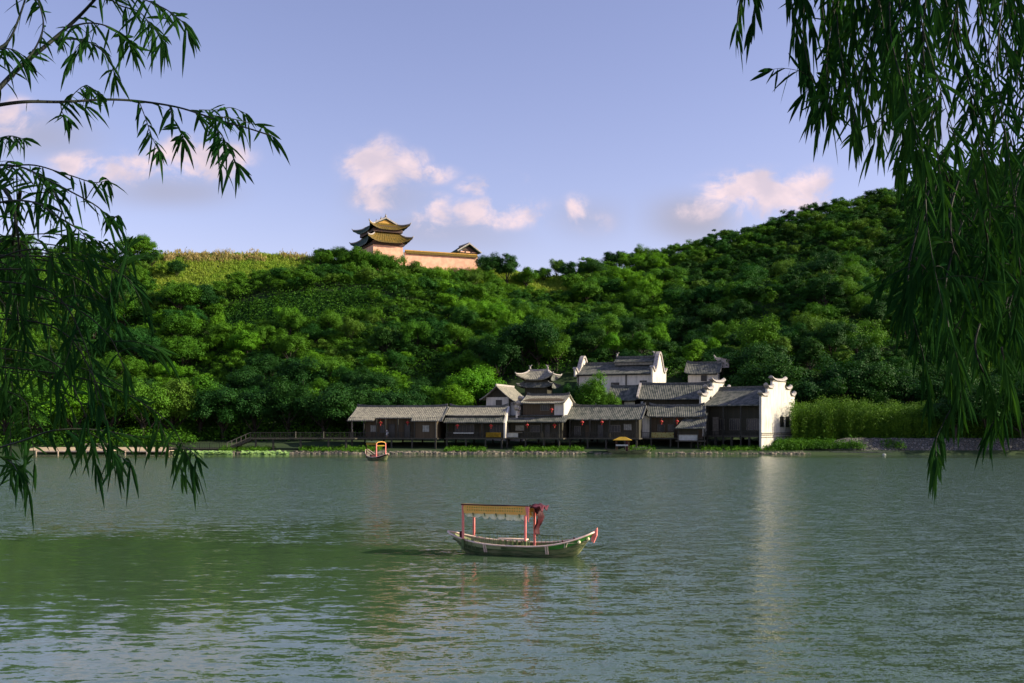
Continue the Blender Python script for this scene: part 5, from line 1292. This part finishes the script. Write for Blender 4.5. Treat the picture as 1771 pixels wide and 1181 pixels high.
# ------------------------------------------------------------------ person on the porch
p = P(669, 758, 171.2)
root = empty('person', (p.x, p.y, FZ), R(10), 'person in white clothes sitting on the porch of the leftmost stilt house', 'person')
def skin_obj(name, verts, edges, radii, m_, parent):
    me = bpy.data.meshes.new(name); me.from_pydata(verts, edges, []); me.materials.append(M[m_])
    o = link_mesh(name, me, parent); sk = o.modifiers.new('skin', 'SKIN'); o.modifiers.new('sub', 'SUBSURF').levels = 2
    o.modifiers['sub'].render_levels = 2
    for i, r_ in enumerate(radii): me.skin_vertices[0].data[i].radius = (r_, r_ * .85)
    me.skin_vertices[0].data[0].use_root = True
    return o
if True:
    # seated figure: pelvis on a stool, facing the lake (-Y)
    v_ = [(0, 0, .50), (0, .0, .72), (0, .01, .92), (0, 0, 1.04), (0, -.01, 1.10), (0, -.02, 1.22), (.17, 0, .98), (.24, -.05, .76), (.16, -.24, .66), (-.17, 0, .98), (-.24, -.05, .76), (-.16, -.24, .66),
          (.10, -.05, .50), (.13, -.42, .50), (.13, -.40, .10), (.13, -.52, .05), (-.10, -.05, .50), (-.13, -.42, .50), (-.13, -.40, .10), (-.13, -.52, .05)]
    e_ = [(0, 1), (1, 2), (2, 3), (3, 4), (4, 5), (2, 6), (6, 7), (7, 8), (2, 9), (9, 10), (10, 11), (0, 12), (12, 13), (13, 14), (14, 15), (0, 16), (16, 17), (17, 18), (18, 19)]
    r_ = [.15, .14, .15, .06, .055, .10, .065, .05, .035, .065, .05, .035, .09, .075, .05, .035, .09, .075, .05, .035]
    bpy.context.view_layer.update()
    me = bpy.data.meshes.new('body'); me.from_pydata(v_, e_, []); o = link_mesh('body', me, root); me.materials.append(M['skin'])
    o.modifiers.new('skin', 'SKIN'); sb = o.modifiers.new('sub', 'SUBSURF'); sb.levels = 2; sb.render_levels = 2
    if not me.skin_vertices:
        bpy.context.view_layer.objects.active = o; o.select_set(True)
    for i, rr in enumerate(r_): me.skin_vertices[0].data[i].radius = (rr, rr * .9)
    cl = MB(); cl.lathe([(.19, .46), (.185, .60), (.175, .80), (.20, .94), (.17, 1.03), (.07, 1.07)], (0, 0, 0), 14); cl.build('shirt', 'cloth', root, smooth=True)
    cl = MB()
    for sx in (-1, 1):
        cl.tube([(.17 * sx, 0, .99), (.24 * sx, -.05, .77)], [.088, .075], 8); cl.tube([(.10 * sx, -.02, .50), (.13 * sx, -.45, .51), (.13 * sx, -.41, .14)], [.12, .10, .08], 8)
    cl.build('trousers', 'cloth', root, smooth=True)
    hr_ = MB(); hr_.lathe([(.0, .13), (.07, .115), (.105, .06), (.108, 0), (.09, -.05)], (0, .012, 1.235), 12); hr_.build('hair', 'cloth', root, smooth=True)
q = MB(); q.box(-.2, .2, -.12, .22, .32, .38)
for sx in (-.17, .17):
    for sy in (-.09, .19): q.box(sx - .02, sx + .02, sy - .02, sy + .02, 0, .32)
o = q.build('stool', 'wood_pale'); o.location = (p.x, p.y, FZ); tag(o, 'wooden stool under the seated person in white', 'stool')

# ------------------------------------------------------------------ foreground willows
def blade_arrays(base, dirs, L_, W_, curl):
    """curved willow leaves as 2x4 quads; base,dirs (N,3)"""
    n_ = len(base); dirs = dirs / np.linalg.norm(dirs, axis=1, keepdims=True)
    side = np.cross(dirs, rng.normal(size=(n_, 3)) * np.array([.6, 1.0, .6]) + np.array([0, 1.0, 0])); side /= (np.linalg.norm(side, axis=1, keepdims=True) + 1e-9)
    nrm = np.cross(side, dirs)
    ts = np.array([0, .2, .5, .8, 1.0]); ws = np.array([.12, .75, 1.0, .6, .03])
    P_ = []
    down = np.array([0, 0, -1.0])
    for t, w_ in zip(ts, ws):
        c = base + dirs * (L_ * t)[:, None] + down * (curl * L_ * t * t)[:, None]
        P_.append((c - side * (W_ * w_ / 2)[:, None] + nrm * (W_ * w_ * .18)[:, None], c, c + side * (W_ * w_ / 2)[:, None] + nrm * (W_ * w_ * .18)[:, None]))
    Q = []
    for a, b_ in zip(P_, P_[1:]):
        Q.append(np.stack([a[0], a[1], b_[1], b_[0]], 1)); Q.append(np.stack([a[1], a[2], b_[2], b_[1]], 1))
    return np.concatenate(Q, 0)
def spline(pts, n_=8):
    pts = [Vector(p) for p in pts]; out = []
    for i in range(len(pts) - 1):
        p0 = pts[max(i - 1, 0)]; p1 = pts[i]; p2 = pts[i + 1]; p3 = pts[min(i + 2, len(pts) - 1)]
        for k in range(n_):
            t = k / n_; out.append(.5 * ((2 * p1) + (p2 - p0) * t + (2 * p0 - 5 * p1 + 4 * p2 - p3) * t * t + (3 * p1 - p0 - 3 * p2 + p3) * t ** 3))
    out.append(pts[-1]); return out
def strand(root, pts, r0, r1, leaf=.088, step=.016, start=0.0, droop=.8, spread=.5, wid=.0112, twigs=0):
    """one branch part with its leaves as sub-part; pts in world coordinates"""
    sp = spline(pts); n_ = len(sp)
    q = MB(); q.tube(sp, [r0 + (r1 - r0) * i / (n_ - 1) for i in range(n_)], 6)
    seg = [0]
    for a, b_ in zip(sp, sp[1:]): seg.append(seg[-1] + (b_ - a).length)
    tot = seg[-1]; B = []; Dd = []; s_ = start * tot; k = 0
    while s_ < tot:
        i = max(0, min(n_ - 2, int(np.searchsorted(seg, s_)) - 1)); f = (s_ - seg[i]) / max(1e-6, seg[i + 1] - seg[i])
        p_ = sp[i].lerp(sp[i + 1], f); d = (sp[i + 1] - sp[i]).normalized()
        a = random.uniform(0, 6.28); rnd = Vector((math.cos(a), random.uniform(-.7, .7), math.sin(a) * .8))
        dd_ = d * random.uniform(.35, .9) + rnd * spread + Vector((0, 0, -droop * random.uniform(.5, 1.3)))
        B.append(p_); Dd.append(dd_); s_ += step * random.uniform(.5, 1.5); k += 1
    for _ in range(twigs):
        i = random.randint(int(n_ * max(.15, start)), n_ - 2); p_ = sp[i]; d = (sp[i + 1] - sp[i]).normalized(); a = random.uniform(0, 6.28)
        out_ = (d * .5 + Vector((math.cos(a), random.uniform(-.5, .5), math.sin(a)))).normalized(); ln = random.uniform(.05, .15); tp = [p_.copy()]
        for k2 in range(5): out_ = (out_ + Vector((random.gauss(0, .12), random.gauss(0, .12), -.16))).normalized(); tp.append(tp[-1] + out_ * ln / 5)
        q.tube(tp, [.0012 - .0001 * k2 for k2 in range(6)], 4)   # side shoot
        s2 = .02
        while s2 < ln:
            k2 = min(4, int(s2 / ln * 5)); pp = tp[k2].lerp(tp[k2 + 1], s2 / ln * 5 - k2); dl = (tp[k2 + 1] - tp[k2]).normalized(); a = random.uniform(0, 6.28)
            B.append(pp); Dd.append(dl * random.uniform(.6, 1.1) + Vector((math.cos(a), random.uniform(-.6, .6), math.sin(a))) * .55 + Vector((0, 0, -random.uniform(.1, .7)))); s2 += random.uniform(.010, .026)
        for _k in range(2): B.append(tp[-1]); Dd.append(out_ + Vector((random.gauss(0, .35), random.gauss(0, .3), random.gauss(-.2, .3))))
    br = q.build('branch', 'twig', root, smooth=True)
    # tip tuft
    for _ in range(4): B.append(sp[-1]); Dd.append((sp[-1] - sp[-2]).normalized() + Vector((random.gauss(0, .3), random.gauss(0, .3), -.6)))
    B = np.array(B); Dd = np.array(Dd); m_ = len(B)
    me = quads_mesh('leaves', blade_arrays(B, Dd, rng.uniform(.55, 1.2, m_) * leaf, rng.uniform(.75, 1.25, m_) * wid, rng.uniform(.0, .75, m_)), 'leaf_willow')
    link_mesh('leaves', me, br)
def W3(px, py, d): return (X(px, d), d, Z(py, d))
wl_ = empty('willow_tree', (0, 0, 0), 0, 'willow at the left edge with drooping leafy branches reaching over the lake', 'tree')
wr_ = empty('willow_tree', (0, 0, 0), 0, 'large dark weeping willow hanging in front of the right hillside and sky', 'tree')
# left willow: limbs
def LB(pl, d, r0, r1, **kw):
    n_ = len(pl); dd_ = [d + .25 * math.sin(i * .9 + pl[0][0]) for i in range(n_)]
    kw['step'] = kw.get('step', .016) * 1.9; kw.setdefault('droop', .50); kw.setdefault('spread', .75); kw.setdefault('wid', .0100); kw['leaf'] = kw.get('leaf', .08) * .88; kw.setdefault('twigs', 1 if len(pl) > 4 else 0)
    strand(wl_, [W3(a, b_, q_) for (a, b_), q_ in zip(pl, dd_)], r0, r1, **kw)
LB([(-160, 230), (-60, 195), (30, 177), (110, 176), (190, 172), (250, 176), (310, 186), (370, 205), (430, 222), (470, 235)], 3.1, .006, .002, step=.034, start=.28, leaf=.075)
LB([(240, 174), (252, 205), (262, 235), (275, 262)], 3.1, .0018, .001, step=.016, leaf=.075)
LB([(293, 182), (300, 205), (312, 225), (316, 240)], 3.0, .0018, .001, step=.012, leaf=.075)
LB([(340, 192), (362, 215), (382, 232), (395, 255), (410, 285)], 3.1, .002, .001, step=.009, leaf=.085)
LB([(370, 200), (400, 205), (430, 212), (455, 220)], 3.1, .002, .001, step=.010, leaf=.085)
LB([(345, 190), (375, 190), (400, 186), (425, 196)], 3.2, .0018, .001, step=.014, leaf=.07)
LB([(105, 178), (108, 195), (118, 205)], 3.1, .0015, .001, step=.014, leaf=.065)
LB([(120, 176), (130, 160), (150, 148), (175, 165)], 3.1, .0018, .001, step=.010, leaf=.07)
LB([(-140, 260), (-40, 190), (30, 120), (90, 70), (140, 25), (185, -25)], 3.3, .009, .005, step=.030, start=.25, leaf=.075)
LB([(30, 118), (60, 85), (75, 40), (62, -10)], 3.3, .004, .002, step=.016, leaf=.075)
LB([(90, 68), (130, 68), (165, 78), (190, 105), (198, 130)], 3.2, .003, .001, step=.011, leaf=.078)
LB([(110, 50), (150, 40), (185, 45), (215, 62), (228, 80)], 3.2, .003, .001, step=.011, leaf=.078)
LB([(170, -20), (205, 8), (240, 20), (262, 45), (285, 70)], 3.2, .003, .001, step=.009, leaf=.095)
LB([(190, -25), (240, -5), (285, 15), (312, 35), (325, 48)], 3.2, .003, .001, step=.012, leaf=.095)
LB([(-20, 90), (15, 70), (40, 10), (50, -30)], 3.4, .005, .003, step=.03, leaf=.08)
LB([(-60, 130), (-10, 90), (20, 85), (45, 100)], 3.2, .003, .001, step=.010, leaf=.09)
LB([(-80, 260), (-20, 245), (15, 235), (40, 240)], 3.2, .003, .001, step=.012, leaf=.07)
LB([(-100, 340), (-20, 290), (40, 290), (85, 320), (110, 370), (118, 400)], 3.0, .005, .001, step=.010, leaf=.095)
LB([(-60, 310), (40, 285), (110, 300), (160, 315), (185, 312)], 3.1, .003, .001, step=.015, leaf=.075)
LB([(60, 300), (120, 330), (165, 355), (190, 375), (205, 372)], 3.1, .003, .001, step=.012, leaf=.085)
LB([(-80, 380), (0, 350), (60, 350), (100, 375), (140, 400), (155, 425)], 3.0, .004, .001, step=.009, leaf=.09)
LB([(-60, 300), (10, 330), (30, 400), (35, 470), (30, 560)], 3.3, .006, .003, step=.011, leaf=.085)
# dense lower left mass
rl = random.Random(21)
ends = [(238, 500), (255, 545), (225, 470), (180, 600), (150, 640), (205, 560), (120, 560), (90, 620), (60, 690), (160, 520), (185, 500), (110, 700), (140, 760), (85, 760), (40, 740), (20, 800), (60, 800), (190, 760), (235, 800), (330, 800), (300, 790), (165, 800), (20, 830), (130, 480), (75, 520), (35, 600), (10, 660), (60, 470), (205, 445), (170, 700), (215, 640), (100, 440), (30, 450)]
for i, (ex, ey) in enumerate(ends):
    if i % 5 == 3: continue
    d = rl.uniform(2.5, 4.2); sx = -70 - rl.uniform(0, 80); sy = ey - rl.uniform(80, 200) - ex * .25
    mx = ex * .45; sy = max(sy, 400 + rl.uniform(0, 60)); my = max(405, min(sy, ey) - rl.uniform(-10, 40) + (ey - sy) * .25)
    mx2 = ex * .85; my2 = my + (ey - my) * .45
    strand(wl_, [W3(sx - 330, sy - 90, d), W3(sx, sy, d), W3(mx, my, d), W3(mx2, my2, d), W3(ex, ey, d)], .0035, .001, leaf=rl.uniform(.06, .085), wid=.0102, step=.034 if ey < 720 else .030, start=.30, twigs=3 if ey < 720 else 1, droop=rl.uniform(.1, .75), spread=1.0)
# long low branch over the jetties
LB([(-60, 790), (30, 765), (90, 745), (150, 742), (210, 750), (270, 762), (318, 772), (340, 790)], 2.9, .003, .001, step=.012, leaf=.10, start=.3)
LB([(120, 745), (165, 770), (200, 785), (225, 800)], 2.9, .002, .001, step=.016, leaf=.09)
LB([(-50, 770), (0, 790), (20, 800), (30, 815)], 2.8, .003, .001, step=.012, leaf=.10)
LB([(-80, 560), (10, 500), (22, 420), (35, 330)], 3.5, .010, .006, step=.04, leaf=.09)
# right willow
def env(px):  # lowest reach of the curtain
    return float(np.interp(px, [1262, 1290, 1330, 1350, 1385, 1420, 1450, 1500, 1540, 1565, 1590, 1640, 1700, 1771, 1850], [40, 75, -10, 40, 190, 235, 250, 235, 285, 330, 490, 600, 600, 600, 640]))
rl = random.Random(33)
def RS(px, py0, ey, d, sway=0, **kw):
    pts = []; k = 5
    for i in range(k + 1):
        t = i / k; pts.append(W3(px + sway * t * t + (8 + (ey - py0) * .035) * math.sin(t * 5.5 + px), py0 + (ey - py0) * t, d + .15 * math.sin(t * 3 + px)))
    strand(wr_, pts, .0035, .001, **kw)
for px, ey in [(1285, 60), (1300, 70), (1372, 60), (1390, 130), (1408, 165), (1425, 225), (1418, 200), (1440, 150), (1462, 190), (1478, 232), (1490, 215), (1510, 180), (1530, 200), (1548, 275), (1560, 290), (1575, 300)]:
    RS(px, -260, ey - 20, rl.uniform(2.7, 3.4), rl.uniform(-16, 16), leaf=.085, step=.016, droop=.9, spread=.42, start=.1, twigs=1)
for i in range(42):
    px = 1455 + (i + .5) * 385 / 42 + rl.uniform(-6, 6); e = env(px) * rl.uniform(.45, .98)
    RS(px, -300, e, rl.uniform(2.7, 4.8), rl.uniform(-35, 30), leaf=rl.uniform(.075, .105), step=rl.uniform(.020, .034), droop=rl.uniform(.15, .9), spread=.9, start=.05, twigs=3, wid=.0108)
for i in range(46):   # strands that begin lower, fed by a limb
    px = 1580 + (i + .5) * 260 / 46; y0 = rl.uniform(200, 460); e = min(env(px), y0 + rl.uniform(180, 420)) * rl.uniform(.93, 1.0)
    RS(px, y0, e, rl.uniform(2.9, 6.0), rl.uniform(-50, 35), leaf=rl.uniform(.085, .105), step=.020, droop=rl.uniform(.1, .8), spread=.9, twigs=5, wid=.0125)
for i in range(46):   # inner, farther strands that close the curtain
    px = 1615 + (i + .5) * 235 / 46; y0 = rl.uniform(230, 520); e = min(env(px), y0 + rl.uniform(120, 300)) * .97
    RS(px, y0, e, rl.uniform(4.5, 6.5), rl.uniform(-60, 60), leaf=rl.uniform(.09, .115), step=.02, droop=rl.uniform(.1, .8), spread=1.0, wid=.013, twigs=7)
RS(1655, 380, 700, 3.0, -12, leaf=.09, step=.012); RS(1640, 640, 790, 2.9, -12, leaf=.085, step=.010, droop=1.0, spread=.45)
RS(1592, 330, 690, 3.2, -6, leaf=.085, step=.013); RS(1700, 560, 735, 3.1, 12, leaf=.09, step=.011); RS(1745, 600, 740, 3.0, -25, leaf=.09, step=.012)
# trunks, limbs and outer crowns (beyond the frame) that carry and shade the hanging branches
for root_, pts_, cc_ in ((wl_, [(-6.6, .6, 2.9), (-6.2, .9, 5.0), (-5.2, 1.4, 7.2), (-4.0, 2.0, 8.8)], (-4.6, 1.0, 8.4)), (wr_, [(8.2, 0.2, 2.8), (7.8, .8, 5.4), (6.2, 1.8, 8.0), (4.0, 2.6, 9.2)], (5.0, .2, 7.6))):
    q = MB(); q.tube(spline(pts_, 5), [.30 - .25 * i / 15 for i in range(16)], 10); q.build('trunk', 'bark', root_, smooth=True)
def outer_crown(root_, c, ext, n_):
    B = rng.uniform(-1, 1, (n_, 3)) * np.array(ext) + np.array(c)
    ok = (np.abs(B[:, 0]) > .56 * np.maximum(B[:, 1], 0) + .35) | (B[:, 1] < -.3) | (B[:, 2] > 5.6 + .46 * np.maximum(B[:, 1], 0))
    ok &= ~((np.linalg.norm(B - np.array([0, 0, 5]), axis=1) < 3.3)) & (B[:, 2] > 5.0); B = B[ok]
    D_ = rng.normal(size=B.shape) * .5 + np.array([0, 0, -1.0])
    me = quads_mesh('crown', blade_arrays(B, D_, rng.uniform(.10, .18, len(B)), rng.uniform(.016, .028, len(B)), rng.uniform(.05, .4, len(B))), 'leaf_willow')
    link_mesh('crown', me, root_)
outer_crown(wr_, (8.0, 1.8, 7.4), (4.6, 4.8, 4.4), 52000)
outer_crown(wl_, (-4.2, .5, 8.6), (2.2, 2.5, 2.2), 6000)
